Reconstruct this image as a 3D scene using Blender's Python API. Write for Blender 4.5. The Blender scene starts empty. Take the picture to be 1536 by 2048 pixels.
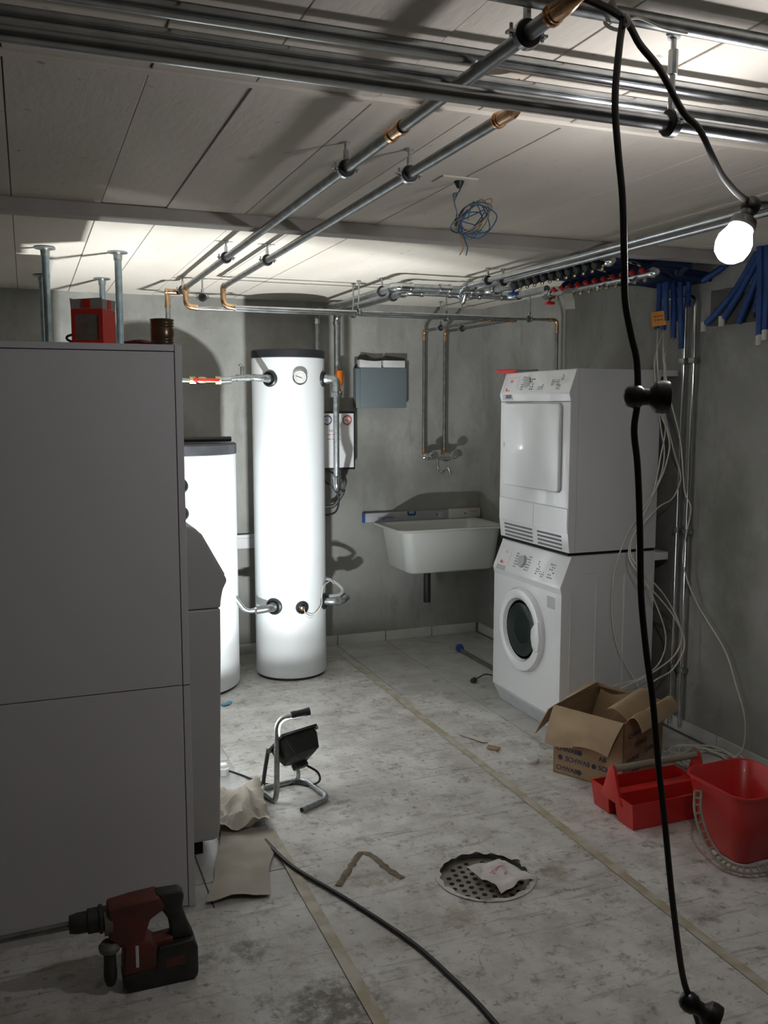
import bpy, bmesh, math, random
from mathutils import Vector, Matrix, noise
random.seed(7)
PI = math.pi
S = bpy.context.scene
C = S.collection

# ---------------------------------------------------------------- camera, world, exposure
cam_d = bpy.data.cameras.new('camera'); cam = bpy.data.objects.new('camera', cam_d); C.objects.link(cam)
cam_d.sensor_fit = 'VERTICAL'; cam_d.sensor_height = 36.0; cam_d.lens = 1820 / 2048 * 36
cam_d.clip_start = 0.05
cam.location = (0, 0, 1.52)
cam.rotation_euler = (math.radians(90 - 6.644), 0, math.radians(-21.344))
S.camera = cam
W = bpy.data.worlds.new('world'); S.world = W; W.use_nodes = True
W.node_tree.nodes['Background'].inputs[0].default_value = (0.6, 0.7, 1.0, 1)
W.node_tree.nodes['Background'].inputs[1].default_value = 0.0
S.view_settings.view_transform = 'Standard'; S.view_settings.look = 'None'
S.view_settings.gamma = 1.0; S.view_settings.use_curve_mapping = False
S.view_settings.exposure = 0.5
FLOOD_W = 86.0      # halogen flood on its stand
BULB_E = 175.0      # emission of the bulb on the light string

# ---------------------------------------------------------------- materials
MAT = {}
def mat(name, col, rough=0.6, metal=0.0, col2=None, scale=8.0, lo=0.35, hi=0.65, bump=0.0, bscale=60.0,
        stretch=(1, 1, 1), detail=6.0, coat=0.0, spec=0.5, rvar=0.0):
    m = bpy.data.materials.new(name); m.use_nodes = True; MAT[name] = m
    nt = m.node_tree; N = nt.nodes; L = nt.links; b = N['Principled BSDF']
    b.inputs['Base Color'].default_value = (*col, 1); b.inputs['Roughness'].default_value = rough
    b.inputs['Metallic'].default_value = metal; b.inputs['Coat Weight'].default_value = coat
    b.inputs['Specular IOR Level'].default_value = spec
    tc = N.new('ShaderNodeTexCoord'); mp = N.new('ShaderNodeMapping'); mp.inputs['Scale'].default_value = stretch
    geo = N.new('ShaderNodeNewGeometry'); L.new(geo.outputs['Position'], mp.inputs['Vector'])
    if col2 is None: col2 = tuple(c * 0.86 for c in col)
    n = N.new('ShaderNodeTexNoise'); n.inputs['Scale'].default_value = scale; n.inputs['Detail'].default_value = detail
    L.new(mp.outputs['Vector'], n.inputs['Vector'])
    r = N.new('ShaderNodeValToRGB'); r.color_ramp.elements[0].position = lo; r.color_ramp.elements[1].position = hi
    r.color_ramp.elements[0].color = (*col2, 1); r.color_ramp.elements[1].color = (*col, 1)
    L.new(n.outputs['Fac'], r.inputs['Fac']); L.new(r.outputs['Color'], b.inputs['Base Color'])
    if rvar:
        mr = N.new('ShaderNodeMapRange'); mr.inputs['To Min'].default_value = rough - rvar; mr.inputs['To Max'].default_value = rough + rvar
        L.new(n.outputs['Fac'], mr.inputs['Value']); L.new(mr.outputs['Result'], b.inputs['Roughness'])
    if bump:
        n2 = N.new('ShaderNodeTexNoise'); n2.inputs['Scale'].default_value = bscale; n2.inputs['Detail'].default_value = 5
        L.new(mp.outputs['Vector'], n2.inputs['Vector'])
        bp = N.new('ShaderNodeBump'); bp.inputs['Strength'].default_value = bump; bp.inputs['Distance'].default_value = 0.01
        L.new(n2.outputs['Fac'], bp.inputs['Height']); L.new(bp.outputs['Normal'], b.inputs['Normal'])
    return m
def layer(m, col, scale, lo, hi, amount=1.0, stretch=(1, 1, 1), kind='noise', rot=0.0, offset=(0, 0, 0), detail=5, nr=0.5):
    """mix another procedural stain over a material's colour"""
    nt = m.node_tree; N = nt.nodes; L = nt.links; b = N['Principled BSDF']
    src = b.inputs['Base Color'].links[0].from_socket
    geo = N.new('ShaderNodeNewGeometry'); mp = N.new('ShaderNodeMapping'); mp.inputs['Scale'].default_value = stretch
    mp.inputs['Rotation'].default_value = (0, 0, rot); mp.inputs['Location'].default_value = offset
    L.new(geo.outputs['Position'], mp.inputs['Vector'])
    n = N.new('ShaderNodeTexNoise'); n.inputs['Scale'].default_value = scale; n.inputs['Detail'].default_value = detail; n.inputs['Roughness'].default_value = nr
    L.new(mp.outputs['Vector'], n.inputs['Vector'])
    r = N.new('ShaderNodeMapRange'); r.inputs['From Min'].default_value = lo; r.inputs['From Max'].default_value = hi
    r.inputs['To Max'].default_value = amount
    L.new(n.outputs['Fac'], r.inputs['Value'])
    mx = N.new('ShaderNodeMix'); mx.data_type = 'RGBA'
    L.new(r.outputs['Result'], mx.inputs['Factor']); L.new(src, mx.inputs['A']); mx.inputs['B'].default_value = (*col, 1)
    L.new(mx.outputs['Result'], b.inputs['Base Color'])

mat('concrete', (0.355, 0.355, 0.33), 0.9, 0, (0.275, 0.275, 0.255), 1.8, 0.35, 0.65, 0.25, 40, spec=0.2, detail=8)
layer(MAT['concrete'], (0.445, 0.445, 0.42), 3.0, 0.48, 0.66, 0.6, (1, 1, 0.8), detail=10, nr=0.65)
layer(MAT['concrete'], (0.19, 0.19, 0.17), 1.6, 0.50, 0.66, 0.75, (1, 1, 0.7), offset=(3, 1, 2), detail=10, nr=0.62)
layer(MAT['concrete'], (0.21, 0.21, 0.19), 5.0, 0.55, 0.68, 0.55, (1.4, 1.4, 0.5), offset=(1, 4, 2), detail=10, nr=0.65)
mat('ceiling_concrete', (0.74, 0.685, 0.605), 0.9, 0, (0.62, 0.57, 0.495), 3.0, 0.3, 0.7, 0.15, 45, (1, 0.35, 1), spec=0.2)
layer(MAT['ceiling_concrete'], (0.28, 0.26, 0.22), 26.0, 0.68, 0.76, 0.7)
mat('ceiling_back', (0.25, 0.24, 0.22), 0.9)
mat('beam_plaster', (0.50, 0.475, 0.44), 0.85, 0, (0.42, 0.40, 0.37), 6.0)
mat('grout', (0.20, 0.195, 0.18), 0.9)
mat('floor_tile', (0.56, 0.56, 0.54), 0.38, 0, (0.47, 0.47, 0.45), 7.0)
layer(MAT['floor_tile'], (0.36, 0.33, 0.28), 6.0, 0.46, 0.64, 0.6, detail=12, nr=0.7)
layer(MAT['floor_tile'], (0.18, 0.16, 0.13), 9.0, 0.57, 0.66, 0.6, offset=(1, 2, 3), detail=12, nr=0.7)
mat('skirting', (0.62, 0.62, 0.59), 0.3, 0, (0.55, 0.55, 0.52), 9.0)
mat('sheet', (0.72, 0.71, 0.68), 0.5, 0, (0.56, 0.545, 0.51), 5.0, 0.32, 0.62, 0.5, 22, detail=12)
layer(MAT['sheet'], (0.38, 0.345, 0.29), 7.0, 0.47, 0.62, 0.55, detail=14, nr=0.72)
layer(MAT['sheet'], (0.17, 0.145, 0.115), 9.0, 0.545, 0.64, 0.65, offset=(2, 5, 1), detail=14, nr=0.74)
layer(MAT['sheet'], (0.13, 0.115, 0.10), 30.0, 0.57, 0.64, 0.6, offset=(7, 5, 1), detail=12, nr=0.7)
layer(MAT['sheet'], (0.17, 0.15, 0.125), 2.6, 0.605, 0.655, 0.4, (1, 13, 1), rot=0.45, detail=6, nr=0.65)
layer(MAT['sheet'], (0.17, 0.15, 0.125), 2.2, 0.605, 0.655, 0.4, (1, 15, 1), rot=-0.55, offset=(3, 2, 0), detail=6, nr=0.65)
layer(MAT['sheet'], (0.20, 0.18, 0.15), 2.2, 0.605, 0.655, 0.4, (1, 15, 1), rot=1.25, offset=(5, 7, 0), detail=6, nr=0.65)
def scratches(m, col, scale, width, amount, rot, stretch, offset):
    # thin broken scratch lines: distorted cell edges, kept only where a noise mask allows
    nt = m.node_tree; N = nt.nodes; L = nt.links; b = N['Principled BSDF']
    src = b.inputs['Base Color'].links[0].from_socket
    geo = N.new('ShaderNodeNewGeometry'); mp = N.new('ShaderNodeMapping'); mp.inputs['Scale'].default_value = stretch
    mp.inputs['Rotation'].default_value = (0, 0, rot); mp.inputs['Location'].default_value = offset
    L.new(geo.outputs['Position'], mp.inputs['Vector'])
    n0 = N.new('ShaderNodeTexNoise'); n0.inputs['Scale'].default_value = 9; n0.inputs['Detail'].default_value = 4; L.new(mp.outputs['Vector'], n0.inputs['Vector'])
    ad = N.new('ShaderNodeVectorMath'); ad.operation = 'MULTIPLY_ADD'; ad.inputs[1].default_value = (0.05, 0.05, 0.05)
    L.new(n0.outputs['Color'], ad.inputs[0]); L.new(mp.outputs['Vector'], ad.inputs[2])
    vo = N.new('ShaderNodeTexVoronoi'); vo.feature = 'DISTANCE_TO_EDGE'; vo.inputs['Scale'].default_value = scale; L.new(ad.outputs[0], vo.inputs['Vector'])
    r = N.new('ShaderNodeMapRange'); r.inputs['From Min'].default_value = width; r.inputs['From Max'].default_value = 0.0; L.new(vo.outputs['Distance'], r.inputs['Value'])
    n = N.new('ShaderNodeTexNoise'); n.inputs['Scale'].default_value = 6; n.inputs['Detail'].default_value = 8; L.new(geo.outputs['Position'], n.inputs['Vector'])
    r2 = N.new('ShaderNodeMapRange'); r2.inputs['From Min'].default_value = 0.48; r2.inputs['From Max'].default_value = 0.66; r2.inputs['To Max'].default_value = amount; L.new(n.outputs['Fac'], r2.inputs['Value'])
    mu = N.new('ShaderNodeMath'); mu.operation = 'MULTIPLY'; L.new(r.outputs['Result'], mu.inputs[0]); L.new(r2.outputs['Result'], mu.inputs[1])
    mx = N.new('ShaderNodeMix'); mx.data_type = 'RGBA'; L.new(mu.outputs[0], mx.inputs['Factor']); L.new(src, mx.inputs['A']); mx.inputs['B'].default_value = (*col, 1)
    L.new(mx.outputs['Result'], b.inputs['Base Color'])
scratches(MAT['sheet'], (0.22, 0.20, 0.17), 2.6, 0.008, 0.5, 0.5, (1, 2.2, 1), (0, 0, 0))
def patch(m, c, rad, col, scale, lo, hi, amount):
    # a dirty patch with its own place and ragged outline
    nt = m.node_tree; N = nt.nodes; L = nt.links; b = N['Principled BSDF']
    src = b.inputs['Base Color'].links[0].from_socket
    geo = N.new('ShaderNodeNewGeometry'); di = N.new('ShaderNodeVectorMath'); di.operation = 'DISTANCE'; di.inputs[1].default_value = c; L.new(geo.outputs['Position'], di.inputs[0])
    r = N.new('ShaderNodeMapRange'); r.inputs['From Min'].default_value = rad; r.inputs['From Max'].default_value = rad * 0.2; L.new(di.outputs['Value'], r.inputs['Value'])
    n = N.new('ShaderNodeTexNoise'); n.inputs['Scale'].default_value = scale; n.inputs['Detail'].default_value = 12; n.inputs['Roughness'].default_value = 0.75; L.new(geo.outputs['Position'], n.inputs['Vector'])
    mu = N.new('ShaderNodeMath'); mu.operation = 'MULTIPLY'; L.new(r.outputs['Result'], mu.inputs[0]); L.new(n.outputs['Fac'], mu.inputs[1])
    r2 = N.new('ShaderNodeMapRange'); r2.inputs['From Min'].default_value = lo; r2.inputs['From Max'].default_value = hi; r2.inputs['To Max'].default_value = amount; L.new(mu.outputs[0], r2.inputs['Value'])
    mx = N.new('ShaderNodeMix'); mx.data_type = 'RGBA'; L.new(r2.outputs['Result'], mx.inputs['Factor']); L.new(src, mx.inputs['A']); mx.inputs['B'].default_value = (*col, 1)
    L.new(mx.outputs['Result'], b.inputs['Base Color'])
patch(MAT['sheet'], (0.66, 2.04, 0), 0.36, (0.085, 0.07, 0.045), 26, 0.36, 0.54, 0.8)
patch(MAT['sheet'], (0.52, 2.36, 0), 0.16, (0.10, 0.085, 0.06), 26, 0.36, 0.54, 0.75)
patch(MAT['sheet'], (1.55, 2.42, 0), 0.14, (0.26, 0.21, 0.14), 26, 0.34, 0.52, 0.7)
patch(MAT['sheet'], (1.15, 2.30, 0), 0.16, (0.33, 0.275, 0.18), 26, 0.34, 0.52, 0.65)
patch(MAT['sheet'], (0.98, 2.60, 0), 0.20, (0.30, 0.26, 0.19), 26, 0.36, 0.54, 0.6)
mat('tape', (0.56, 0.52, 0.43), 0.4, 0, (0.42, 0.36, 0.25), 14.0, 0.40, 0.60)
mat('steel', (0.56, 0.58, 0.59), 0.22, 1.0, (0.42, 0.44, 0.45), 18, rvar=0.07)
mat('galvanised', (0.50, 0.53, 0.53), 0.42, 1.0, (0.36, 0.385, 0.385), 45, rvar=0.1)
mat('post_steel', (0.30, 0.37, 0.39), 0.45, 0.85, (0.22, 0.28, 0.30), 30)
mat('chrome', (0.78, 0.79, 0.80), 0.12, 1.0, (0.66, 0.67, 0.68), 20)
mat('iron_pipe', (0.30, 0.315, 0.31), 0.38, 0.9, (0.20, 0.21, 0.21), 25)
mat('copper', (0.86, 0.58, 0.36), 0.24, 1.0, (0.62, 0.36, 0.19), 60)
mat('black_rubber', (0.018, 0.018, 0.02), 0.5)
mat('black_cap', (0.022, 0.024, 0.028), 0.42)
mat('dark_hole', (0.008, 0.008, 0.008), 0.9)
mat('white_enamel', (0.87, 0.885, 0.90), 0.16, 0, (0.85, 0.865, 0.88), 3, coat=0.6)
mat('tank_white', (0.79, 0.82, 0.83), 0.5, 0, (0.77, 0.79, 0.79), 3)
mat('cabinet_white', (0.62, 0.605, 0.62), 0.5, 0, (0.60, 0.585, 0.60), 2)
mat('heater_grey', (0.46, 0.455, 0.455), 0.35, 0, (0.44, 0.435, 0.435), 2)
mat('kick_grey', (0.62, 0.63, 0.66), 0.4)
mat('panel_grey', (0.50, 0.51, 0.53), 0.5)
mat('mark_dark', (0.16, 0.16, 0.18), 0.6)
mat('mark_red', (0.75, 0.12, 0.10), 0.6)
mat('box_grey', (0.17, 0.205, 0.22), 0.45, 0, (0.155, 0.19, 0.205), 5)
mat('plaster_dark', (0.10, 0.095, 0.085), 0.95, 0, (0.06, 0.055, 0.05), 30)
mat('connector_white', (0.75, 0.75, 0.76), 0.5)
mat('red_plastic', (0.62, 0.025, 0.02), 0.36, 0, (0.52, 0.02, 0.018), 5, coat=0.1)
mat('red_carton', (0.68, 0.035, 0.02), 0.55)
mat('grey_carton', (0.42, 0.37, 0.33), 0.7)
mat('blue_plastic', (0.025, 0.085, 0.30), 0.5, 0, (0.018, 0.06, 0.22), 15)
mat('light_blue', (0.10, 0.36, 0.55), 0.5)
mat('navy', (0.012, 0.028, 0.085), 0.5)
mat('orange', (0.85, 0.20, 0.01), 0.45)
mat('sticker_orange', (0.85, 0.32, 0.03), 0.5)
mat('brass', (0.60, 0.50, 0.30), 0.3, 1.0)
mat('cardboard', (0.40, 0.27, 0.155), 0.8, 0, (0.33, 0.215, 0.12), 9, stretch=(1, 1, 4))
mat('cardboard_inside', (0.30, 0.195, 0.105), 0.85, 0, (0.25, 0.16, 0.085), 9)
mat('cardboard_light', (0.50, 0.365, 0.225), 0.75, 0, (0.42, 0.30, 0.18), 8)
mat('carton_print', (0.06, 0.06, 0.11), 0.7)
mat('paper', (0.68, 0.655, 0.60), 0.75, 0, (0.58, 0.55, 0.49), 10)
mat('brown_paper', (0.52, 0.48, 0.41), 0.8, 0, (0.42, 0.38, 0.31), 7)
mat('lid_grey', (0.07, 0.075, 0.085), 0.4, 0, (0.035, 0.037, 0.042), 9)
mat('tissue', (0.74, 0.72, 0.70), 0.7, 0, (0.66, 0.58, 0.57), 14)
mat('red_stain', (0.50, 0.14, 0.17), 0.7, 0, (0.62, 0.4, 0.4), 40)
mat('lamp_black', (0.012, 0.013, 0.012), 0.4, 0, (0.02, 0.022, 0.02), 20)
mat('reflector', (0.8, 0.8, 0.8), 0.35, 0.9)
mat('tin_brown', (0.20, 0.13, 0.09), 0.28, 0.8, (0.13, 0.085, 0.06), 20)
mat('dark_red', (0.10, 0.012, 0.02), 0.4)
mat('drill_red', (0.16, 0.032, 0.02), 0.55, 0, (0.09, 0.03, 0.022), 20)
mat('drill_black', (0.018, 0.019, 0.017), 0.55, 0, (0.035, 0.035, 0.03), 18)
mat('drill_grey', (0.16, 0.15, 0.13), 0.5)
mat('drain_steel', (0.40, 0.385, 0.35), 0.45, 0.6, (0.28, 0.25, 0.20), 15)
mat('wire_white', (0.74, 0.72, 0.63), 0.5)
mat('wire_blue', (0.03, 0.09, 0.22), 0.45)
mat('wire_green', (0.08, 0.22, 0.12), 0.45)
mat('wire_brown', (0.40, 0.22, 0.10), 0.45)
mat('wire_yellow', (0.45, 0.42, 0.16), 0.5)
mat('ceramic', (0.66, 0.68, 0.645), 0.22, 0, (0.64, 0.66, 0.625), 4, coat=0.3)
mat('alu', (0.42, 0.43, 0.44), 0.45, 0.3)
mat('level_white', (0.62, 0.61, 0.55), 0.5)
mat('strap_grey', (0.30, 0.285, 0.22), 0.6)
mat('tool_yellow', (0.42, 0.33, 0.08), 0.5)
mat('socket_black', (0.015, 0.014, 0.013), 0.32)
mat('dial_white', (0.80, 0.80, 0.78), 0.5)
mat('dial_red', (0.72, 0.06, 0.06), 0.5)
mat('dial_blue', (0.05, 0.08, 0.22), 0.5)
mat('grey_plastic', (0.35, 0.36, 0.36), 0.5)
mat('string_white', (0.70, 0.68, 0.62), 0.7)
mat('knot_brown', (0.30, 0.17, 0.10), 0.85, 0, (0.45, 0.36, 0.28), 60)
def emis(name, col, e):
    m = bpy.data.materials.new(name); m.use_nodes = True; MAT[name] = m
    b = m.node_tree.nodes['Principled BSDF']; b.inputs['Base Color'].default_value = (1, 1, 1, 1)
    b.inputs['Emission Color'].default_value = (*col, 1); b.inputs['Emission Strength'].default_value = e
emis('bulb_glow', (0.985, 0.97, 1.0), BULB_E)
def glassmat(name, col, alpha):
    m = bpy.data.materials.new(name); m.use_nodes = True; MAT[name] = m
    nt = m.node_tree; N = nt.nodes; L = nt.links
    b = N['Principled BSDF']; b.inputs['Base Color'].default_value = (*col, 1); b.inputs['Roughness'].default_value = 0.08
    t = N.new('ShaderNodeBsdfTransparent'); mx = N.new('ShaderNodeMixShader'); mx.inputs[0].default_value = alpha
    L.new(t.outputs[0], mx.inputs[1]); L.new(b.outputs[0], mx.inputs[2])
    L.new(mx.outputs[0], N['Material Output'].inputs['Surface'])
glassmat('clear_glass', (0.5, 0.55, 0.53), 0.12)
glassmat('porthole_glass', (0.04, 0.06, 0.055), 0.45)
glassmat('window_film', (0.35, 0.34, 0.30), 0.35)

# ---------------------------------------------------------------- mesh helpers
def NB(): return bmesh.new()
def merge(bm, t, M=None):
    if M is not None: bmesh.ops.transform(t, matrix=M, verts=t.verts)
    me = bpy.data.meshes.new('tmp'); t.to_mesh(me); t.free(); bm.from_mesh(me); bpy.data.meshes.remove(me)
    return bm
def frame(o, z, x=None):
    z = Vector(z).normalized()
    x = Vector(x) if x is not None else (Vector((1, 0, 0)) if abs(z.x) < 0.9 else Vector((0, 1, 0)))
    x = (x - z * x.dot(z)).normalized(); y = z.cross(x)
    return Matrix(((x.x, y.x, z.x, o[0]), (x.y, y.y, z.y, o[1]), (x.z, y.z, z.z, o[2]), (0, 0, 0, 1)))
def box(bm, x0, x1, y0, y1, z0, z1, bev=0.0, seg=2, M=None):
    t = bmesh.new(); bmesh.ops.create_cube(t, size=1.0)
    for v in t.verts:
        v.co = Vector((x0 + (v.co.x + .5) * (x1 - x0), y0 + (v.co.y + .5) * (y1 - y0), z0 + (v.co.z + .5) * (z1 - z0)))
    if bev: bmesh.ops.bevel(t, geom=t.edges[:], offset=bev, segments=seg, profile=0.5, affect='EDGES')
    return merge(bm, t, M)
def fil(pts, rad, n=5):
    pts = [Vector(p) for p in pts]; out = [pts[0]]
    for i in range(1, len(pts) - 1):
        a, b, c = pts[i - 1], pts[i], pts[i + 1]
        u = (a - b); v = (c - b); r = min(rad, u.length * 0.48, v.length * 0.48)
        u = u.normalized(); v = v.normalized()
        p0 = b + u * r; p1 = b + v * r
        for k in range(n + 1):
            t = k / n; out.append(p0 * (1 - t) ** 2 + b * 2 * t * (1 - t) + p1 * t ** 2)
    out.append(pts[-1]); return out
def spline(pts, n=6):
    P = [Vector(p) for p in pts]; out = []
    for i in range(len(P) - 1):
        p0 = P[i - 1] if i else P[i] * 2 - P[i + 1]; p1 = P[i]; p2 = P[i + 1]; p3 = P[i + 2] if i + 2 < len(P) else p2 * 2 - p1
        for k in range(n):
            t = k / n
            out.append(0.5 * ((2 * p1) + (p2 - p0) * t + (2 * p0 - 5 * p1 + 4 * p2 - p3) * t * t + (3 * p1 - p0 - 3 * p2 + p3) * t ** 3))
    out.append(P[-1]); return out
def tube(bm, pts, r, seg=12, flat=None, rf=None, closed=False):
    """sweep a circle (or a flat oval: flat=(w,t)) along pts"""
    P = [Vector(p) for p in pts]; n = len(P); rings = []; prev = None
    for i in range(n):
        if closed: d = P[(i + 1) % n] - P[i - 1]
        else: d = P[min(i + 1, n - 1)] - P[max(i - 1, 0)]
        d.normalize()
        if prev is None:
            x = Vector((0, 1, 0)) if abs(d.y) < 0.9 else Vector((1, 0, 0))
            x = (x - d * x.dot(d)).normalized()
        else: x = (prev - d * prev.dot(d)).normalized()
        prev = x; y = d.cross(x); rr = r if rf is None else r * rf(i)
        a, b = (rr, rr) if flat is None else flat
        rings.append([bm.verts.new(P[i] + x * (a * math.cos(2 * PI * k / seg)) + y * (b * math.sin(2 * PI * k / seg))) for k in range(seg)])
    m = n if closed else n - 1
    for i in range(m):
        A = rings[i]; Bq = rings[(i + 1) % n]
        for k in range(seg): bm.faces.new((A[k], A[(k + 1) % seg], Bq[(k + 1) % seg], Bq[k]))
    if not closed:
        bm.faces.new(list(reversed(rings[0]))); bm.faces.new(rings[-1])
    return bm
def cyl(bm, a, b, r, seg=16): return tube(bm, [a, b], r, seg)
def lathe(bm, prof, M=None, seg=28):
    t = bmesh.new(); rings = []
    for r, z in prof:
        if r < 1e-6: rings.append([t.verts.new((0, 0, z))])
        else: rings.append([t.verts.new((r * math.cos(2 * PI * k / seg), r * math.sin(2 * PI * k / seg), z)) for k in range(seg)])
    for A, Bq in zip(rings, rings[1:]):
        for k in range(seg):
            q = [A[k % len(A)], A[(k + 1) % len(A)], Bq[(k + 1) % len(Bq)], Bq[k % len(Bq)]]
            u = []
            for v in q:
                if v not in u: u.append(v)
            if len(u) > 2: t.faces.new(u)
    if len(rings[0]) > 2: t.faces.new(list(reversed(rings[0])))
    if len(rings[-1]) > 2: t.faces.new(rings[-1])
    return merge(bm, t, M)
def prism(bm, poly, d0, d1, M=None, bev=0.0, seg=2):
    """polygon in local xy, extruded along local z from d0 to d1"""
    t = bmesh.new(); a = [t.verts.new((p[0], p[1], d0)) for p in poly]; b = [t.verts.new((p[0], p[1], d1)) for p in poly]
    t.faces.new(list(reversed(a))); t.faces.new(b); n = len(poly)
    for k in range(n): t.faces.new((a[k], a[(k + 1) % n], b[(k + 1) % n], b[k]))
    bmesh.ops.recalc_face_normals(t, faces=t.faces[:])
    if bev: bmesh.ops.bevel(t, geom=t.edges[:], offset=bev, segments=seg, profile=0.5, affect='EDGES')
    return merge(bm, t, M)
XZ = Matrix(((1, 0, 0, 0), (0, 0, 1, 0), (0, 1, 0, 0), (0, 0, 0, 1)))   # local (x,y,z) -> world (x, z=depth, y=up)
def rrect(cx, cy, hx, hy, r, n=6):
    out = []
    for sx, sy, a0 in ((1, 1, 0), (-1, 1, 90), (-1, -1, 180), (1, -1, 270)):
        for k in range(n + 1):
            a = math.radians(a0 + 90 * k / n)
            out.append((cx + sx * (hx - r) + r * math.cos(a), cy + sy * (hy - r) + r * math.sin(a)))
    return out
def ring(bm, c, axis, ro, ri, h, seg=24):
    return lathe(bm, [(ri, -h / 2), (ro, -h / 2), (ro, h / 2), (ri, h / 2), (ri, -h / 2)], frame(c, axis), seg)
def fin(bm, name, smooth=35):
    me = bpy.data.meshes.new(name)
    bmesh.ops.recalc_face_normals(bm, faces=bm.faces[:])
    bm.to_mesh(me); bm.free()
    if smooth:
        me.polygons.foreach_set('use_smooth', [True] * len(me.polygons)); me.set_sharp_from_angle(angle=math.radians(smooth))
    return me
def setp(o, label=None, cat=None, group=None, kind=None):
    if label: o['label'] = label
    if cat: o['category'] = cat
    if group: o['group'] = group
    if kind: o['kind'] = kind
    return o
WL = {}
def thing(name, label, cat, loc=(0, 0, 0), group=None):
    o = bpy.data.objects.new(name, None); C.objects.link(o); o.location = loc; o.empty_display_size = 0.05
    WL[o.name] = Vector(loc); return setp(o, label, cat, group)
def part(name, bm, m, parent, label=None, smooth=35):
    """mesh given in world coordinates, made a child"""
    off = WL[parent.name]
    bmesh.ops.translate(bm, verts=bm.verts, vec=-off)
    me = fin(bm, name, smooth); me.materials.append(MAT[m])
    o = bpy.data.objects.new(name, me); C.objects.link(o); o.parent = parent; WL[o.name] = off
    return setp(o, label)
def solo(name, bm, m, label=None, cat=None, group=None, kind=None, smooth=35):
    bm.verts.ensure_lookup_table()
    lo = Vector([min(v.co[i] for v in bm.verts) for i in range(3)]); hi = Vector([max(v.co[i] for v in bm.verts) for i in range(3)])
    loc = Vector(((lo.x + hi.x) / 2, (lo.y + hi.y) / 2, lo.z))
    bmesh.ops.translate(bm, verts=bm.verts, vec=-loc)
    me = fin(bm, name, smooth); me.materials.append(MAT[m])
    o = bpy.data.objects.new(name, me); C.objects.link(o); o.location = loc; WL[o.name] = loc
    return setp(o, label, cat, group, kind)
def struct(name, bm, m): return solo(name, bm, m, kind='structure')
def cut(o, M, r, h, seg=40):
    """drill a round hole through a mesh object (world matrix M of the cutter)"""
    t = bmesh.new(); lathe(t, [(r, -h / 2), (r, h / 2)], M, seg); me = fin(t, 'cutter', 0)
    co = bpy.data.objects.new('cutter', me); C.objects.link(co)
    md = o.modifiers.new('cut', 'BOOLEAN'); md.object = co; md.operation = 'DIFFERENCE'; md.solver = 'EXACT'
    bpy.context.view_layer.update(); dg = bpy.context.evaluated_depsgraph_get()
    nm = bpy.data.meshes.new_from_object(o.evaluated_get(dg)); o.modifiers.clear(); o.data = nm
    bpy.data.objects.remove(co); bpy.data.meshes.remove(me)
def text_bm(txt, size, M, depth=0.0004, shear=0.0, align='LEFT', bold=0.0):
    cu = bpy.data.curves.new('t', 'FONT'); cu.body = txt; cu.size = size; cu.extrude = depth; cu.shear = shear; cu.align_x = align; cu.offset = bold
    o = bpy.data.objects.new('t', cu); C.objects.link(o); bpy.context.view_layer.update()
    me = bpy.data.meshes.new_from_object(o.evaluated_get(bpy.context.evaluated_depsgraph_get()))
    bm = bmesh.new(); bm.from_mesh(me); bmesh.ops.transform(bm, matrix=M, verts=bm.verts)
    bpy.data.objects.remove(o); bpy.data.curves.remove(cu); bpy.data.meshes.remove(me)
    return bm
ZC = 2.15

# ================================================================ SETTING
XL, XR, YB, YF = -1.6, 2.81, 5.42, -2.4
T = 0.33
DR = (1.326, 2.49); DRR = 0.152
fl = struct('floor', box(NB(), XL, XR, YF, YB, -0.1, -0.004), 'grout')
cut(fl, Matrix.Translation((*DR, 0)), DRR, 0.08)
me_tile = fin(box(NB(), -T / 2 + .0024, T / 2 - .0024, -T / 2 + .0024, T / 2 - .0024, -0.012, 0.0, 0.0012, 1), 'floor_tile'); me_tile.materials.append(MAT['floor_tile'])
nx = int((XR - XL) / T); ny = 15
for i in range(nx):
    for j in range(ny):
        cx = 2.12 + T * 1.5 - T * i + 0.0; cy = YB - T / 2 - T * j
        if cx > XR - T / 2 + 0.02: continue
        o = bpy.data.objects.new('floor_tile', me_tile); C.objects.link(o); o.parent = fl
        o.location = Vector((cx, cy, 0)) - WL['floor']
        bpy.context.view_layer
        if abs(cx - DR[0]) < T / 2 + DRR and abs(cy - DR[1]) < T / 2 + DRR: cut(o, Matrix.Translation((*DR, 0)), DRR, 0.2)
bw = struct('wall_back', box(NB(), XL, XR + 0.2, YB, YB + 0.2, -0.1, ZC + 0.2), 'concrete')
# right wall with the duct opening
HY0, HY1, HZ0, HZ1 = 2.80, 3.262, 1.865, 2.02
b = NB()
box(b, XR, XR + 0.3, HY1, YB, -0.1, ZC + 0.2); box(b, XR, XR + 0.3, YF, HY0, -0.1, ZC + 0.2)
box(b, XR, XR + 0.3, HY0, HY1, -0.1, HZ0); box(b, XR, XR + 0.3, HY0, HY1, HZ1, ZC + 0.2); box(b, XR + 0.25, XR + 0.3, HY0, HY1, HZ0, HZ1)
struct('wall_right', b, 'concrete')
struct('wall_left', box(NB(), XL - 0.2, XL, YF, YB + 0.2, -0.1, ZC + 0.2), 'concrete')
struct('wall_front', box(NB(), XL - 0.2, XR + 0.2, YF - 0.2, YF, -0.1, ZC + 0.2), 'concrete')
ce = struct('ceiling', box(NB(), XL, XR + 0.2, YF, YB, ZC + 0.006, ZC + 0.2), 'ceiling_back')
joints = [-0.015, 0.245, 0.445, 0.70]
xs = [-1.6, -1.30, -1.04, -0.78, -0.52, -0.27] + joints + [0.93, 1.16, 1.39, 1.62, 1.85, 2.08, 2.31, 2.55, XR]
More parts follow.
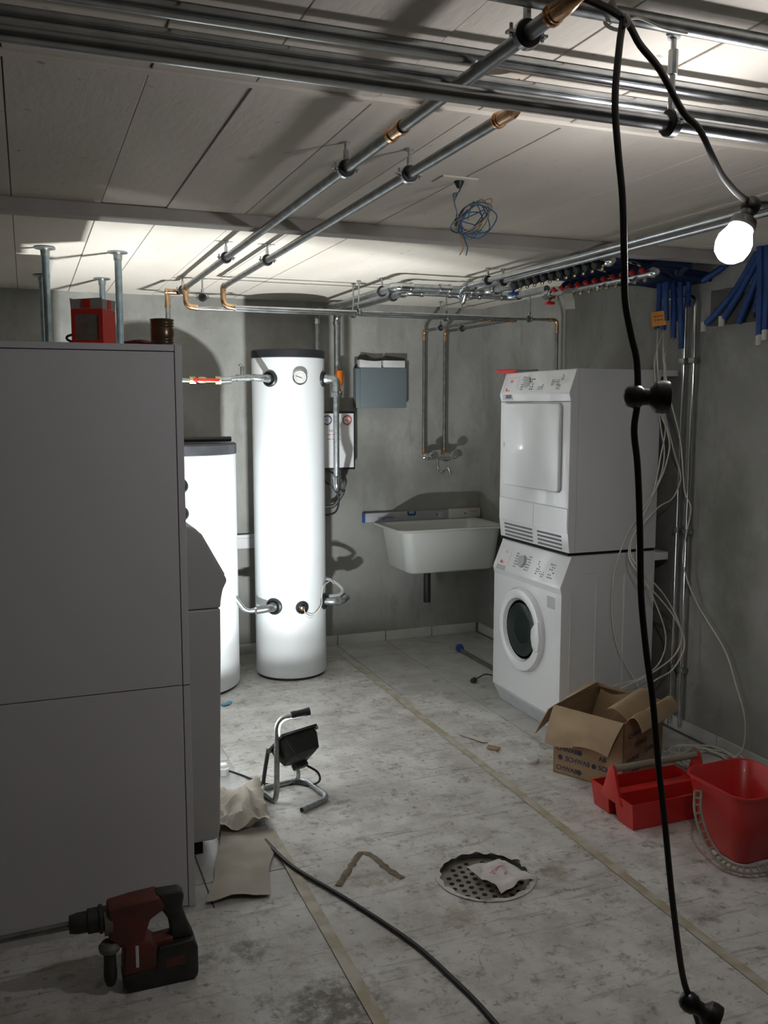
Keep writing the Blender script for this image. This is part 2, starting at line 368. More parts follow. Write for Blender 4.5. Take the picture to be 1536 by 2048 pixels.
for a, c in zip(xs, xs[1:]):
    for y0, y1 in ((YF, 1.835), (1.84, 3.07), (3.07, YB)):
        dz = random.uniform(-0.0022, 0.0018)
        b = box(NB(), a + .0012, c - .0012, y0, y1, ZC + dz, ZC + 0.02, 0.0012, 1)
        part('ceiling_board', b, 'ceiling_concrete', ce)
part('concrete_ridge', box(NB(), XL, XR, 1.825, 1.85, ZC - 0.007, ZC + 0.004, 0.003, 1), 'ceiling_concrete', ce)
struct('trim_1', box(NB(), XL, XR, 3.05, 3.13, 2.108, ZC, 0.003, 1), 'beam_plaster')
# skirting tiles
sb = struct('baseboard_back', box(NB(), XL, XR, YB - 0.004, YB, 0.0, 0.055), 'grout')
x = 2.785; k = 0
while x > 0.2:
    x0 = max(x - 0.33, 0.2)
    part('skirting_tile', box(NB(), x0 + .003, x - .003, YB - 0.014, YB - .003, 0.0, 0.062, 0.0015, 1), 'skirting', sb); x -= 0.33
sr = struct('baseboard_right', box(NB(), XR - 0.004, XR, 0.9, YB, 0.0, 0.055), 'grout')
y = YB - 0.014
while y > 1.2:
    part('skirting_tile', box(NB(), XR - 0.014, XR - .003, y - 0.33 + .003, y - .003, 0.0, 0.062, 0.0015, 1), 'skirting', sr); y -= 0.33
# protective sheeting taped over the floor
def sheet(poly_fn, x0, x1, y0, y1, nx, ny, amp, name, label):
    b = NB(); V = {}
    for j in range(ny + 1):
        for i in range(nx + 1):
            x = x0 + (x1 - x0) * i / nx; y = y0 + (y1 - y0) * j / ny
            x, y = poly_fn(x, y, i, j)
            h = 0.0022 + amp * (0.5 + 0.5 * noise.noise(Vector((x * 6, y * 6, 1.3)))) * (1 if 0 < i < nx and 0 < j < ny else 0.0)
            V[i, j] = b.verts.new((x, y, h))
    for j in range(ny):
        for i in range(nx): b.faces.new((V[i, j], V[i + 1, j], V[i + 1, j + 1], V[i, j + 1]))
    r = bmesh.ops.extrude_face_region(b, geom=b.faces[:])
    for v in [g for g in r['geom'] if isinstance(g, bmesh.types.BMVert)]: v.co.z = 0.0006
    return solo(name, b, 'sheet', label, 'sheet', 'protective sheets on the floor')
def ragged(x, y, i, j): return x, y + 0.03 * noise.noise(Vector((x * 5, y * 0.4, 3)))
sA = sheet(ragged, 0.752, 1.742, 0.2, 5.15, 24, 90, 0.0030, 'floor_sheet', 'wide stained protective sheet around the round floor drain')
cut(sA, Matrix.Translation((*DR, 0)), DRR + 0.002, 0.2)
def tornB(x, y, i, j):
    if y > 3.2: x = 1.744 + (x - 1.744) * max(0.06, 0.40 - 0.10 * (y - 3.2) + 0.10 * noise.noise(Vector((y * 3, 2, 1))))
    return x, y
sheet(tornB, 1.744, 2.74, 0.2, 4.3, 22, 70, 0.0030, 'floor_sheet', 'protective sheet under the cardboard box and the red bucket')
sheet(lambda x, y, i, j: (x, y), -1.2, 0.75, 0.2, 2.62, 26, 40, 0.0030, 'floor_sheet', 'protective sheet under the hammer drill')
def tape(pts, w, label):
    b = NB(); P = [Vector(p) for p in pts]; v = []
    for k, p in enumerate(P):
        d = (P[min(k + 1, len(P) - 1)] - P[max(k - 1, 0)]).normalized(); nrm = Vector((-d.y, d.x, 0))
        ww = w * (1 + 0.12 * noise.noise(Vector((p.x * 9, p.y * 9, 2))))
        v.append((b.verts.new(p + nrm * ww / 2), b.verts.new(p - nrm * ww / 2)))
    for q, r in zip(v, v[1:]): b.faces.new((q[0], q[1], r[1], r[0]))
    r = bmesh.ops.extrude_face_region(b, geom=b.faces[:])
    for g in r['geom']:
        if isinstance(g, bmesh.types.BMVert): g.co.z -= 0.0005
    return solo('tape_strip', b, 'tape', label, 'tape', 'tape strips on the floor')
tape([(1.745 + 0.012 * noise.noise(Vector((k, 1, 1))), 0.2 + k * 0.16, 0.0062) for k in range(32)], 0.034, 'long beige tape strip running past the washing machine')
tape([(0.752 + 0.012 * noise.noise(Vector((k, 5, 1))), 0.2 + k * 0.15, 0.0062) for k in range(20)], 0.036, 'long beige tape strip beside the black floor cable')
# dirt crusts on the sheet
def smear(pts, w, label):
    b = NB(); P = spline(pts, 6)
    tube(b, [p + Vector((0, 0, 0.002)) for p in P], w, 6, flat=None, rf=lambda i: 0.7 + 0.5 * noise.noise(Vector((i * .9, 3, 1))))
    for v in b.verts: v.co.z = 0.0046 + max(0.0, v.co.z - 0.0046) * 0.22
    return solo('dirt_smear', b, 'plaster_brown', label, 'dirt')
mat('plaster_brown', (0.24, 0.20, 0.15), 0.95, 0, (0.16, 0.13, 0.09), 60)
smear([(0.86, 2.60, .004), (0.945, 2.71, .004), (1.00, 2.775, .004), (1.03, 2.74, .004), (1.045, 2.65, .004), (1.068, 2.57, .004)], 0.017, 'brown hook-shaped dirt smear beside the floor drain')

# ================================================================ PIPES UNDER THE CEILING
def rod_part(parent, x, y, z0, z1=ZC, r=0.004, plate=0.016, nut=None):
    b = NB(); cyl(b, (x, y, z0), (x, y, z1 - .002), r, 10)
    lathe(b, [(plate, -0.004), (plate, 0.0), ], Matrix.Translation((x, y, z1 - 0.002)), 14)
    if nut: lathe(b, [(nut[2], nut[0]), (nut[2], nut[1])], Matrix.Translation((x, y, 0)), 8)
    return b
def clamp(parent, p, axis, r, ztop=ZC, nut=None, rr=0.004):
    p = Vector(p)
    h = NB(); ring(h, p, axis, r + 0.008, r, 0.018, 22)
    o = part('pipe_clamp', h, 'black_rubber', parent)
    h = NB(); ring(h, p, axis, r + 0.010, r + 0.0075, 0.012, 22)
    ax = Vector(axis).normalized(); side = ax.cross(Vector((0, 0, 1))).normalized()
    for s in (-1, 1):
        q = p + side * s * (r + 0.015); cyl(h, q - Vector((0, 0, .008)), q + Vector((0, 0, .013)), 0.003, 8)
        box(h, -0.007, 0.007, -0.006, 0.006, -0.002, 0.002, M=frame(q, (0, 0, 1), side))
    lathe(h, [(0.007, 0), (0.007, 0.02)], Matrix.Translation(p + Vector((0, 0, r + 0.009))), 6)
    part('clamp_band', h, 'steel', o)
    part('hanger_rod', rod_part(parent, p.x, p.y, p.z + r + 0.009, ztop, rr, 0.011, nut), 'galvanised', parent)
def elbow(parent, pts, r, m='copper'):
    """swept fitting with end collars"""
    b = NB(); P = fil(pts, 0.03, 6); tube(b, P, r * 1.12, 14)
    for a, c in ((P[0], P[1]), (P[-1], P[-2])):
        d = (c - a).normalized(); tube(b, [a, a + d * r * 0.45], r * 1.32, 14); tube(b, [a + d * r * 0.9, a + d * r * 1.2], r * 1.25, 14)
    return part('elbow_fitting', b, m, parent, 'copper elbow' if m == 'copper' else None)
def sleeve(parent, a, c, r, m='copper'):
    b = NB(); a = Vector(a); c = Vector(c); d = (c - a)
    tube(b, [a, c], r * 1.12, 14); tube(b, [a, a + d * 0.2], r * 1.3, 14); tube(b, [c - d * 0.2, c], r * 1.3, 14)
    return part('pipe_sleeve', b, m, parent)
GP = 'pipes under the ceiling'
# pipe A and B along the room's depth
AX, BX, AZ, AR = 0.742, 0.905, 2.088, 0.0125
t = thing('water_pipe', 'steel water pipe with copper sleeve passing above the three cross pipes', 'pipe', (AX, 3, AZ), GP)
part('pipe', cyl(NB(), (AX, 1.21, AZ), (AX, 4.70, AZ), AR), 'iron_pipe', t)
elbow(t, [(AX, 1.225, AZ), (AX, 1.175, AZ), (AX + 0.02, 1.160, AZ + 0.03)], AR)
sleeve(t, (AX, 1.79, AZ), (AX, 1.86, AZ), AR); sleeve(t, (AX, 4.50, AZ), (AX, 4.56, AZ), AR)
for yy in (1.295, 2.15, 3.57, 4.62): clamp(t, (AX, yy, AZ), (0, 1, 0), AR)
elbow(t, [(AX, 4.53, AZ - 0.012), (AX, 4.53, 2.0), (AX + 0.055, 4.53, 1.995)], AR)
elbow(t, [(AX - 0.07, 4.72, AZ), (AX - 0.005, 4.72, AZ), (AX - 0.005, 4.70, AZ)], AR)
elbow(t, [(AX - 0.06, 4.72, AZ + 0.003), (AX - 0.06, 4.72, AZ - 0.075)], AR)
part('drop_pipe', tube(NB(), fil([(AX - 0.06, 4.72, AZ - 0.07), (AX - 0.06, 4.72, 1.72), (AX - 0.06, 4.70, 1.648), (0.765, 4.70, 1.648)], 0.03, 6), AR, 14), 'galvanised', t)
t = thing('water_pipe', 'steel water pipe with a copper elbow at each end, beside the wire tangle', 'pipe', (BX, 3, AZ), GP)
part('pipe', cyl(NB(), (BX, 1.66, AZ), (BX, 4.45, AZ), AR), 'iron_pipe', t)
elbow(t, [(BX, 1.69, AZ), (BX, 1.61, AZ), (BX - 0.02, 1.60, AZ + 0.045)], AR)
for yy in (2.145, 3.572): clamp(t, (BX, yy, AZ), (0, 1, 0), AR)
elbow(t, [(BX, 4.40, AZ), (BX, 4.44, AZ), (BX, 4.44, 2.0), (BX + 0.06, 4.44, 1.992)], AR)
# long pair along the back wall
LZ, LR = 1.992, 0.0095
t = thing('water_pipe', 'long thin steel pipe in front of the back wall, ending above the tumble dryer', 'pipe', (1.8, 4.42, LZ), GP)
part('pipe', cyl(NB(), (BX + 0.05, 4.42, LZ), (2.735, 4.42, LZ), LR), 'steel', t)
for xx in (1.59, 2.70 - 0.12): clamp(t, (xx, 4.42, LZ), (1, 0, 0), LR)
elbow(t, [(2.70, 4.42, LZ), (2.755, 4.42, LZ), (2.755, 4.42, LZ - 0.07)], LR)
part('drop_pipe', cyl(NB(), (2.755, 4.42, LZ - 0.06), (2.755, 4.42, 1.0), LR), 'iron_pipe', t)
t = thing('water_pipe', 'long thin steel pipe branching to the sink tap', 'pipe', (1.8, 4.52, LZ), GP)
part('pipe', cyl(NB(), (AX + 0.05, 4.53, LZ), (2.56, 4.53, LZ), LR), 'steel', t)
for xx in (1.60, 2.13): clamp(t, (xx, 4.53, LZ), (1, 0, 0), LR)
for xx, n in ((2.37, 0), (2.515, 1)):
    sleeve(t, (xx - 0.03, 4.53, LZ), (xx + 0.03, 4.53, LZ), LR)
    part('branch_pipe', tube(NB(), fil([(xx, 4.53, LZ), (xx, 5.365, LZ)], .02), LR, 12), 'iron_pipe', t)
    elbow(t, [(xx, 5.32, LZ), (xx, 5.365, LZ), (xx, 5.365, LZ - 0.06)], LR)
    part('drop_pipe', cyl(NB(), (xx, 5.365, LZ - 0.05), (xx, 5.365, 1.225), LR), 'iron_pipe', t)
    elbow(t, [(xx, 5.365, 1.25), (xx, 5.365, 1.20), (xx, 5.33, 1.20)], LR * 1.1)
    clamp(t, (xx, 5.12, LZ), (0, 1, 0), LR)
# loose clamp hanging with nothing in it
t = thing('pipe_hanger', 'empty steel pipe clamp hanging between the two copper elbows', 'hanger', (0.835, 4.6, 2.05)); clamp(t, (0.835, 4.6, 2.052), (0.4, 1, 0), 0.012)
# heating flow and return to the manifold
HR = 0.0175; HZ = 2.082
def heat(label, X, Y, X2, Yend, name='heating_pipe'):
    t = thing(name, label, 'pipe', (X, Y, HZ), GP)
    part('pipe', tube(NB(), fil([(X, 5.36, 1.80 if X < 1.7 else 1.70), (X, 5.36, HZ), (X, Y, HZ), (X2, Y, HZ), (X2, Yend, HZ)], 0.06, 8), HR, 16), 'galvanised', t)
    for yy in (Y + 0.20,): clamp(t, (X, yy, HZ), (0, 1, 0), HR)
    for q in ([(X, 5.30, HZ), (X, 5.36, HZ), (X, 5.36, HZ - 0.07)], [(X, Y + 0.07, HZ), (X, Y, HZ), (X + 0.08, Y, HZ)], [(X2 - 0.07, Y, HZ), (X2, Y, HZ), (X2, Y - 0.07, HZ)]):
        b = NB(); P = fil(q, 0.06, 8); tube(b, P, HR * 1.14, 16)
        for a, c in ((P[0], P[1]), (P[-1], P[-2])):
            d = (c - a).normalized(); tube(b, [a, a + d * 0.014], HR * 1.32, 16)
        part('elbow_fitting', b, 'steel', t)
    for xx in (X + 0.22, X + 0.34):
        b = NB(); tube(b, [(xx, Y, HZ), (xx + 0.06, Y, HZ)], HR * 1.14, 16); tube(b, [(xx, Y, HZ), (xx + 0.012, Y, HZ)], HR * 1.32, 16); tube(b, [(xx + .048, Y, HZ), (xx + 0.06, Y, HZ)], HR * 1.32, 16)
        part('pipe_sleeve', b, 'steel', t)
    return t
h1 = heat('thick galvanised heating pipe feeding the manifold with black caps', 1.66, 4.08, 2.155, 3.88)
h2 = heat('thick galvanised heating pipe feeding the manifold with red caps', 1.785, 4.24, 2.37, 3.90)
# pair running on to the right, under the ceiling
for n, X in enumerate((1.995, 2.075)):
    t = thing('heating_pipe', ('slim bright steel pipe below the ceiling, nearer the tall white tank' , 'slim bright steel pipe below the ceiling, nearer the manifolds')[n], 'pipe', (X, 3, 2.088), GP)
    e = 4.08 if n == 0 else 4.24
    part('pipe', tube(NB(), fil([(X, -1.0, 2.092), (X, e - 0.06, 2.092), (X, e - 0.02, 2.03 if n else 2.08), (X, e, HZ - 0.01)], 0.03, 6), 0.0125, 14), 'steel', t)
    for yy in (3.80, 1.6): clamp(t, (X, yy, 2.092), (0, 1, 0), 0.0125)
    b = NB(); tube(b, [(X, e - .09, 2.092), (X, e - 0.05, 2.092)], 0.0165, 14); part('pipe_sleeve', b, 'steel', t)
# three thick pipes crossing overhead
for n, (y, z, r, lab) in enumerate(((1.478, 2.118, 0.0135, 'steel cross pipe close under the ceiling, between two others'),
                                    (1.575, 2.114, 0.0135, 'steel cross pipe close under the ceiling, above the copper elbow'),
                                    (1.346, 2.005, 0.0135, 'low-hung steel cross pipe on a long threaded rod'),
                                    (1.255, 2.122, 0.0125, 'galvanised cross pipe carrying the knotted light string'))):
    t = thing('cross_pipe', lab, 'pipe', (0.7, y, z), 'pipes crossing overhead')
    part('pipe', cyl(NB(), (XL, y, z), (XR, y, z), r, 20), 'galvanised' if n == 3 else 'steel', t)
    if n == 2:
        clamp(t, (1.058, y, z), (1, 0, 0), r, nut=(2.085, 2.125, 0.0085), rr=0.005); clamp(t, (-0.5, y, z), (1, 0, 0), r, rr=0.005)
    else:
        for xx in (-0.55, 1.9): clamp(t, (xx, y, z), (1, 0, 0), r)
# ================================================================ MANIFOLDS
def manifold(label, X, Z, y0, y1, n, capm, tubes_to):
    t = thing('heating_manifold', label, 'manifold', (X, (y0 + y1) / 2, Z))
    part('manifold_bar', cyl(NB(), (X, y0, Z), (X, y1, Z), 0.017, 16), 'steel', t)
    b = NB(); tube(b, [(X, y1, Z), (X, y1 + 0.07, Z)], 0.023, 14); lathe(b, [(0.026, 0), (0.026, 0.022)], frame((X, y1 + .02, Z), (0, 1, 0)), 8)
    part('ball_valve', b, 'steel', t)
    b = NB(); cyl(b, (X, y1 + .035, Z), (X, y1 + 0.035, Z - 0.035), 0.006, 8); box(b, X - 0.022, X + 0.022, y1 + .02, y1 + .05, Z - 0.048, Z - 0.034, 0.004)
    part('valve_handle', b, 'red_plastic' if capm == 'red_plastic' else 'blue_plastic', t)
    for k in range(n):
        y = y0 + (y1 - y0) * (k + .5) / n
        b = NB(); lathe(b, [(0.010, 0), (0.0165, 0.006), (0.0175, 0.03), (0.013, 0.036)] if capm != 'red_plastic' else [(0.008, 0), (0.0105, 0.004), (0.0105, 0.018), (0.007, 0.022)], frame((X - 0.014, y, Z - 0.002), (-0.8, -0.2, -0.35)) if capm != 'red_plastic' else frame((X - 0.012, y, Z + 0.006), (-0.7, -0.1, 0.5)), 12)
        part('valve_cap', b, capm, t)
        b = NB(); lathe(b, [(0.007, 0), (0.0085, 0.004), (0.0085, 0.012), (0.006, 0.018)], frame((X, y, Z - 0.014), (-0.25, 0, -1)), 8)
        part('connector', b, 'brass', t)
    b = NB(); lathe(b, [(0.02, 0), (0.022, 0.02), (0.012, 0.04)], frame((X, y0, Z), (0, -1, 0)), 12); part('end_vent', b, 'chrome', t)
    return t
m1 = manifold('manifold under the ceiling with a row of black caps', 2.155, 2.085, 3.10, 3.81, 11, 'black_rubber', None)
m2 = manifold('manifold under the ceiling with a row of red caps and a paper tag', 2.365, 2.052, 3.10, 3.83, 11, 'red_plastic', None)
b = NB(); P = [(2.335, 3.66, 2.055), (2.325, 3.645, 2.03), (2.33, 3.635, 1.995), (2.335, 3.635, 1.96)]
for a, c in zip(P, P[1:]):
    a = Vector(a); c = Vector(c); w = Vector((0.03, -0.03, 0)); n_ = Vector((0.0008, 0.0008, 0))
    q = [b.verts.new(v) for v in (a - w / 2, a + w / 2, c + w / 2, c - w / 2)]; b.faces.new(q)
r_ = bmesh.ops.extrude_face_region(b, geom=b.faces[:]); [setattr(g, 'co', g.co + Vector((-.0008, -.0008, 0))) for g in r_['geom'] if isinstance(g, bmesh.types.BMVert)]
part('paper_tag', b, 'paper', m2)
for yy in (3.2, 3.42):
    part('bracket', tube(NB(), fil([(2.155, yy, 2.10), (2.155, yy, 2.135), (2.24, yy, 2.14), (2.40, yy, 2.09), (2.385, yy, 2.035), (2.33, yy, 2.03)], 0.03, 4), 0.008, 8), 'chrome', m2)
# navy flexible pipes from the manifolds to the wall
random.seed(11)
for n, (X, Z) in enumerate(((2.155, 2.085), (2.365, 2.052))):
    for k in range(11):
        y = 3.10 + 0.72 * (k + .5) / 11
        y2 = 3.25 + 0.03 * k
        z2 = (2.118, 2.10)[n]
        P = fil([(X + 0.01, y, Z + (0.016 if n == 0 else 0.012)), (X + 0.035, y, z2), (X + 0.22, y + 0.004, z2), (2.62 + 0.01 * (k % 3), y2, z2 - .02), (XR, y2 + 0.02, z2 - 0.03)], 0.04, 3)
        tube_b = tube(NB(), P, 0.0115, 8)
        solo('heating_hose', tube_b, 'navy', ('navy heating hose leaving a black cap of the manifold', 'navy heating hose leaving a red cap of the manifold')[n], 'hose', ('hoses of the manifold with black caps', 'hoses of the manifold with red caps')[n])

# ================================================================ WIRES, CONDUITS AND BLUE TUBES ON THE RIGHT WALL
def corrugated(P, r, name, label, group):
    P = spline(P, 14); Q = [P[0]]
    for a, c in zip(P, P[1:]): Q += [a.lerp(c, .5), c]
    b = tube(NB(), Q, r, 10, rf=lambda i: 1.0 + (0.10 if i % 2 else -0.06))
    return solo(name, b, 'blue_plastic', label, 'tube', group, smooth=60)
blL = [((2.69, 3.47, 2.15), (2.69, 3.46, 2.0), (2.68, 3.46, 1.865)), ((2.69, 3.44, 2.15), (2.70, 3.43, 2.0), (2.69, 3.425, 1.86)),
       ((2.72, 3.42, 2.15), (2.72, 3.40, 2.0), (2.72, 3.39, 1.82)), ((2.73, 3.38, 2.15), (2.735, 3.365, 1.95), (2.74, 3.36, 1.775)),
       ((2.75, 3.45, 2.15), (2.75, 3.43, 2.0), (2.75, 3.42, 1.90)), ((2.75, 3.34, 2.15), (2.755, 3.345, 2.05), (2.76, 3.35, 1.96)),
       ((2.70, 3.40, 2.15), (2.68, 3.40, 2.03), (2.69, 3.405, 1.90))]
for P in blL: corrugated(P, 0.0125, 'conduit_tube', 'blue corrugated tube hanging from the ceiling beside the steel conduits', 'blue tubes beside the steel conduits')
blR = [((2.80, 2.99, 2.14), (2.77, 3.08, 1.99), (2.74, 3.205, 1.87)), ((2.79, 2.95, 2.14), (2.76, 3.03, 1.99), (2.74, 3.10, 1.885)),
       ((2.79, 2.93, 2.14), (2.77, 2.98, 1.98), (2.755, 3.03, 1.86)), ((2.80, 2.90, 2.14), (2.79, 2.95, 2.0), (2.785, 2.97, 1.90)),
       ((2.74, 2.91, 2.15), (2.745, 2.905, 1.98), (2.745, 2.90, 1.80)), ((2.75, 2.885, 2.15), (2.755, 2.88, 1.98), (2.755, 2.88, 1.82)),
       ((2.76, 2.85, 2.15), (2.765, 2.85, 1.95), (2.765, 2.85, 1.74)), ((2.78, 2.83, 2.15), (2.78, 2.83, 1.95), (2.78, 2.83, 1.72)),
       ((2.79, 3.10, 2.15), (2.77, 3.16, 2.10), (2.76, 3.26, 2.06))]
for P in blR: corrugated(P, 0.0135, 'conduit_tube', 'blue corrugated tube hanging in front of the dark wall opening', 'blue tubes in front of the wall opening')
for (x, y, z) in ((2.737, 3.215, 1.858), (2.735, 3.105, 1.872), (2.745, 2.899, 1.782), (2.755, 2.879, 1.80)):
    b = NB(); lathe(b, [(0.0125, -0.02), (0.013, 0.0), (0.013, 0.022)], Matrix.Translation((x, y, z)), 10)
    solo('tube_end_tape', b, 'paper', 'pale tape wound around the end of a blue tube', 'tape', 'taped tube ends')
b = NB(); box(b, -0.035, 0.035, -0.0004, 0.0004, -0.032, 0.032, M=frame((2.665, 3.428, 1.91), (-0.1, 0.02, 1), (0.45, -0.89, 0)))
st = solo('warning_sticker', b, 'sticker_orange', 'orange sticker wrapped around the blue tubes', 'sticker')
for dz in (0.010, -0.006):
    b = NB()
    for k in range(4): box(b, -0.02 + 0.011 * k, -0.013 + 0.011 * k, -0.0012, -0.0004, dz - 0.003, dz + 0.004, M=frame((2.665, 3.428, 1.91), (-0.1, 0.02, 1), (0.45, -0.89, 0)))
    part('printed_line', b, 'mark_dark', st)
for n, (y, top) in enumerate(((3.398, 0), (3.332, 1))):
    t = thing('steel_conduit', ('straight shiny steel conduit beside the white wires', 'shiny steel conduit bending at the top along the wall')[n], 'conduit', (2.788, y, 0), 'steel conduits on the wall')
    P = [(2.788, y, 0.03), (2.788, y, 2.03)] if n == 0 else fil([(2.788, y, 0.03), (2.788, y, 2.005), (2.788, 3.56, 2.012)], 0.045, 8)
    part('tube', tube(NB(), P, 0.0095, 12), 'chrome', t)
    for z in (1.722, 0.95, 0.30):
        b = NB(); box(b, 2.772, XR, y - 0.020, y + 0.020, z - 0.013, z + 0.013, 0.004); part('wall_clip', b, 'galvanised', t)
random.seed(5)
wires = [[(2.68, 3.45, 1.87), (2.61, 3.36, 1.77), (2.62, 3.36, 1.66), (2.65, 3.36, 1.5), (2.67, 3.36, 1.42), (2.65, 3.36, 1.3), (2.61, 3.36, 1.11), (2.56, 3.36, 1.02), (2.50, 3.36, 0.88), (2.52, 3.31, .80), (2.65, 3.3, .67), (2.75, 3.3, .5), (2.72, 3.3, .39), (2.58, 3.3, .31), (2.42, 3.32, .24), (2.36, 3.38, .10), (2.42, 3.36, .02)],
         [(2.69, 3.42, 1.86), (2.62, 3.33, 1.76), (2.63, 3.32, 1.66), (2.62, 3.34, 1.51), (2.66, 3.34, 1.42), (2.68, 3.34, 1.34), (2.66, 3.34, 1.25), (2.63, 3.34, 1.18), (2.55, 3.34, 1.03), (2.47, 3.33, .88), (2.49, 3.27, .78), (2.66, 3.25, .59), (2.73, 3.25, .45), (2.67, 3.25, .34), (2.55, 3.25, .28), (2.45, 3.22, .14), (2.55, 3.2, .02)],
         [(2.72, 3.39, 1.83), (2.63, 3.33, 1.74), (2.64, 3.34, 1.6), (2.66, 3.36, 1.5), (2.72, 3.36, 1.32), (2.76, 3.36, 1.22), (2.76, 3.36, 1.17), (2.72, 3.36, 1.1), (2.64, 3.36, 1.06), (2.56, 3.38, .95), (2.55, 3.37, .8), (2.58, 3.35, .74), (2.70, 3.35, .49), (2.68, 3.35, .35), (2.57, 3.35, .28), (2.42, 3.37, .24), (2.38, 3.36, .12), (2.44, 3.28, .02)],
         [(2.72, 3.38, 1.82), (2.60, 3.3, 1.76), (2.61, 3.3, 1.67), (2.65, 3.3, 1.53), (2.70, 3.3, 1.39), (2.72, 3.3, 1.28), (2.74, 3.3, 1.14), (2.77, 3.29, 1.06), (2.75, 3.29, .95), (2.74, 3.29, .81), (2.78, 3.24, .64), (2.785, 3.06, .47), (2.785, 2.98, .33), (2.785, 2.92, .20), (2.78, 2.92, .07), (2.74, 2.95, .012)],
         [(2.70, 3.44, 1.85), (2.63, 3.40, 1.70), (2.67, 3.40, 1.45), (2.70, 3.40, 1.30), (2.66, 3.40, 1.15), (2.50, 3.40, .92), (2.44, 3.40, .70), (2.47, 3.40, .45), (2.58, 3.39, .25), (2.62, 3.34, .08), (2.56, 3.3, .02)]]
for n, P in enumerate(wires):
    solo('electric_wire', tube(NB(), spline(P, 8), 0.0034, 6), 'wire_white', ('pale wire hanging loose beside the tumble dryer', 'pale wire running close along the wall down to the floor')[n == 3], 'wire', 'pale wires hanging from the blue tubes')
P = []
for k in range(90):
    a = k * 2 * PI / 18; rr = 0.13 + 0.018 * math.sin(k * 1.3); P.append((2.63 + rr * math.cos(a) * 0.95, 2.96 + rr * 1.15 * math.sin(a), 0.010 + 0.007 * (k / 18) + 0.004 * math.sin(k)))
solo('cable_coil', tube(NB(), spline(P, 3), 0.004, 6), 'wire_white', 'coil of pale wire lying on the floor behind the red tool carrier', 'cable')

# ================================================================ CEILING WIRE TANGLE
t = thing('wire_tangle', 'tangle of thin wires hanging from the ceiling box', 'wires', (1.154, 2.376, ZC))
part('ceiling_plate', box(NB(), 1.09, 1.20, 2.345, 2.42, ZC - 0.006, ZC, 0.002), 'ceiling_concrete', t)
part('knot', lathe(NB(), [(0.014, 0.0), (0.014, 0.004), (0.006, 0.02)], frame((1.154, 2.376, ZC - 0.005), (0, 0, -1)), 12), 'black_rubber', t)
random.seed(3)
for n, m in enumerate(('wire_blue', 'wire_green', 'wire_brown', 'wire_blue', 'wire_blue')):
    P = [(1.154, 2.376, 2.145), (1.158, 2.376, 2.125), (1.15, 2.376, 2.112), (1.134 + .003 * n, 2.37, 2.107), (1.137, 2.37, 2.085), (1.146, 2.372, 2.06), (1.152, 2.375, 2.04)]
    for k in range(9):
        a = 2.6 + k * 1.5 + n * 0.9; rr = random.uniform(0.6, 1.0)
        P.append((1.20 + random.uniform(-.016, .016) + 0.056 * rr * math.cos(a) + 0.02 * math.sin(a), 2.376 + random.uniform(-.03, .03), 2.045 + random.uniform(-.016, .016) + 0.052 * rr * math.sin(a)))
    if n in (2, 3): P += [(1.155, 2.37, 2.03), (1.158 + 0.012 * (n - 2), 2.37, 1.985), (1.168 - 0.012 * (2 - n), 2.372, 1.965), (1.155 + 0.02 * (n - 2), 2.37, 1.942)]
    part('thin_wire', tube(NB(), spline(P, 6), 0.0017, 6), m, t)

# ================================================================ TALL CABINET
t = thing('tall_cabinet', 'tall plain grey-white cabinet standing in front of the boiler unit', 'cabinet', (-0.1, 2.8, 0))
CX0, CX1, CY0, CY1, CZ = -0.66, 0.42, 2.66, 2.92, 1.693
part('side_panel', box(NB(), CX1 - 0.02, CX1, CY0, CY1, 0, CZ, 0.001, 1), 'cabinet_white', t)
part('side_panel', box(NB(), CX0, CX0 + 0.02, CY0, CY1, 0, CZ, 0.001, 1), 'cabinet_white', t)
part('top_panel', box(NB(), CX0 + .02, CX1 - 0.0215, CY0, CY1, CZ - 0.018, CZ, 0.001, 1), 'cabinet_white', t)
part('carcass', box(NB(), CX0 + .021, CX1 - 0.021, CY0 + 0.02, CY1, 0.0, CZ - 0.02), 'dark_hole', t)
part('upper_door', box(NB(), CX0 + .022, CX1 - 0.0225, CY0, CY0 + 0.018, 0.6985, CZ - 0.0205, 0.0008, 1), 'cabinet_white', t)
part('lower_door', box(NB(), CX0 + .022, CX1 - 0.0225, CY0, CY0 + 0.018, 0.004, 0.6955, 0.0008, 1), 'cabinet_white', t)
part('edge_strip', box(NB(), CX1 - 0.020, CX1 - .0002, CY0 - 0.0006, CY0 + 0.001, 0.6958, 0.698), 'dark_hole', t)
# things on the cabinet
t = thing('red_carton', 'red cardboard package with a window and open grey flaps on the cabinet', 'box', (0.19, 2.75, CZ))
M0 = Matrix.Translation((0.19, 2.765, CZ)) @ Matrix.Rotation(math.radians(-27), 4, 'Z')
w = 0.046
b = NB(); h = 0.098
# carton with a window cut in the front
for (x0, x1, z0, z1) in ((-w, -w + .012, 0, h), (w - .012, w, 0, h), (-w + .012, w - .012, 0, .012), (-w + .012, w - .012, h - .014, h)): box(b, x0, x1, -w, -w + .0015, z0, z1, M=M0)
box(b, -w, -w + .0015, -w + .0015, w, 0, h, M=M0); box(b, w - .0015, w, -w + .0015, w, 0, h, M=M0); box(b, -w, w, w - .0015, w, 0, h, M=M0); box(b, -w, w, -w, w, 0, .0015, M=M0)
part('carton', b, 'red_carton', t)
b = NB(); box(b, -w + .012, w - .012, -w + .002, -w + .003, .012, h - .014, M=M0); part('window', b, 'window_film', t)
b = NB(); lathe(b, [(0.0, 0), (0.026, 0.002), (0.03, 0.03), (0.018, 0.05), (0.018, 0.078)], M0 @ Matrix.Translation((0, 0.0, 0.002)), 16); part('packed_fitting', b, 'brass', t)
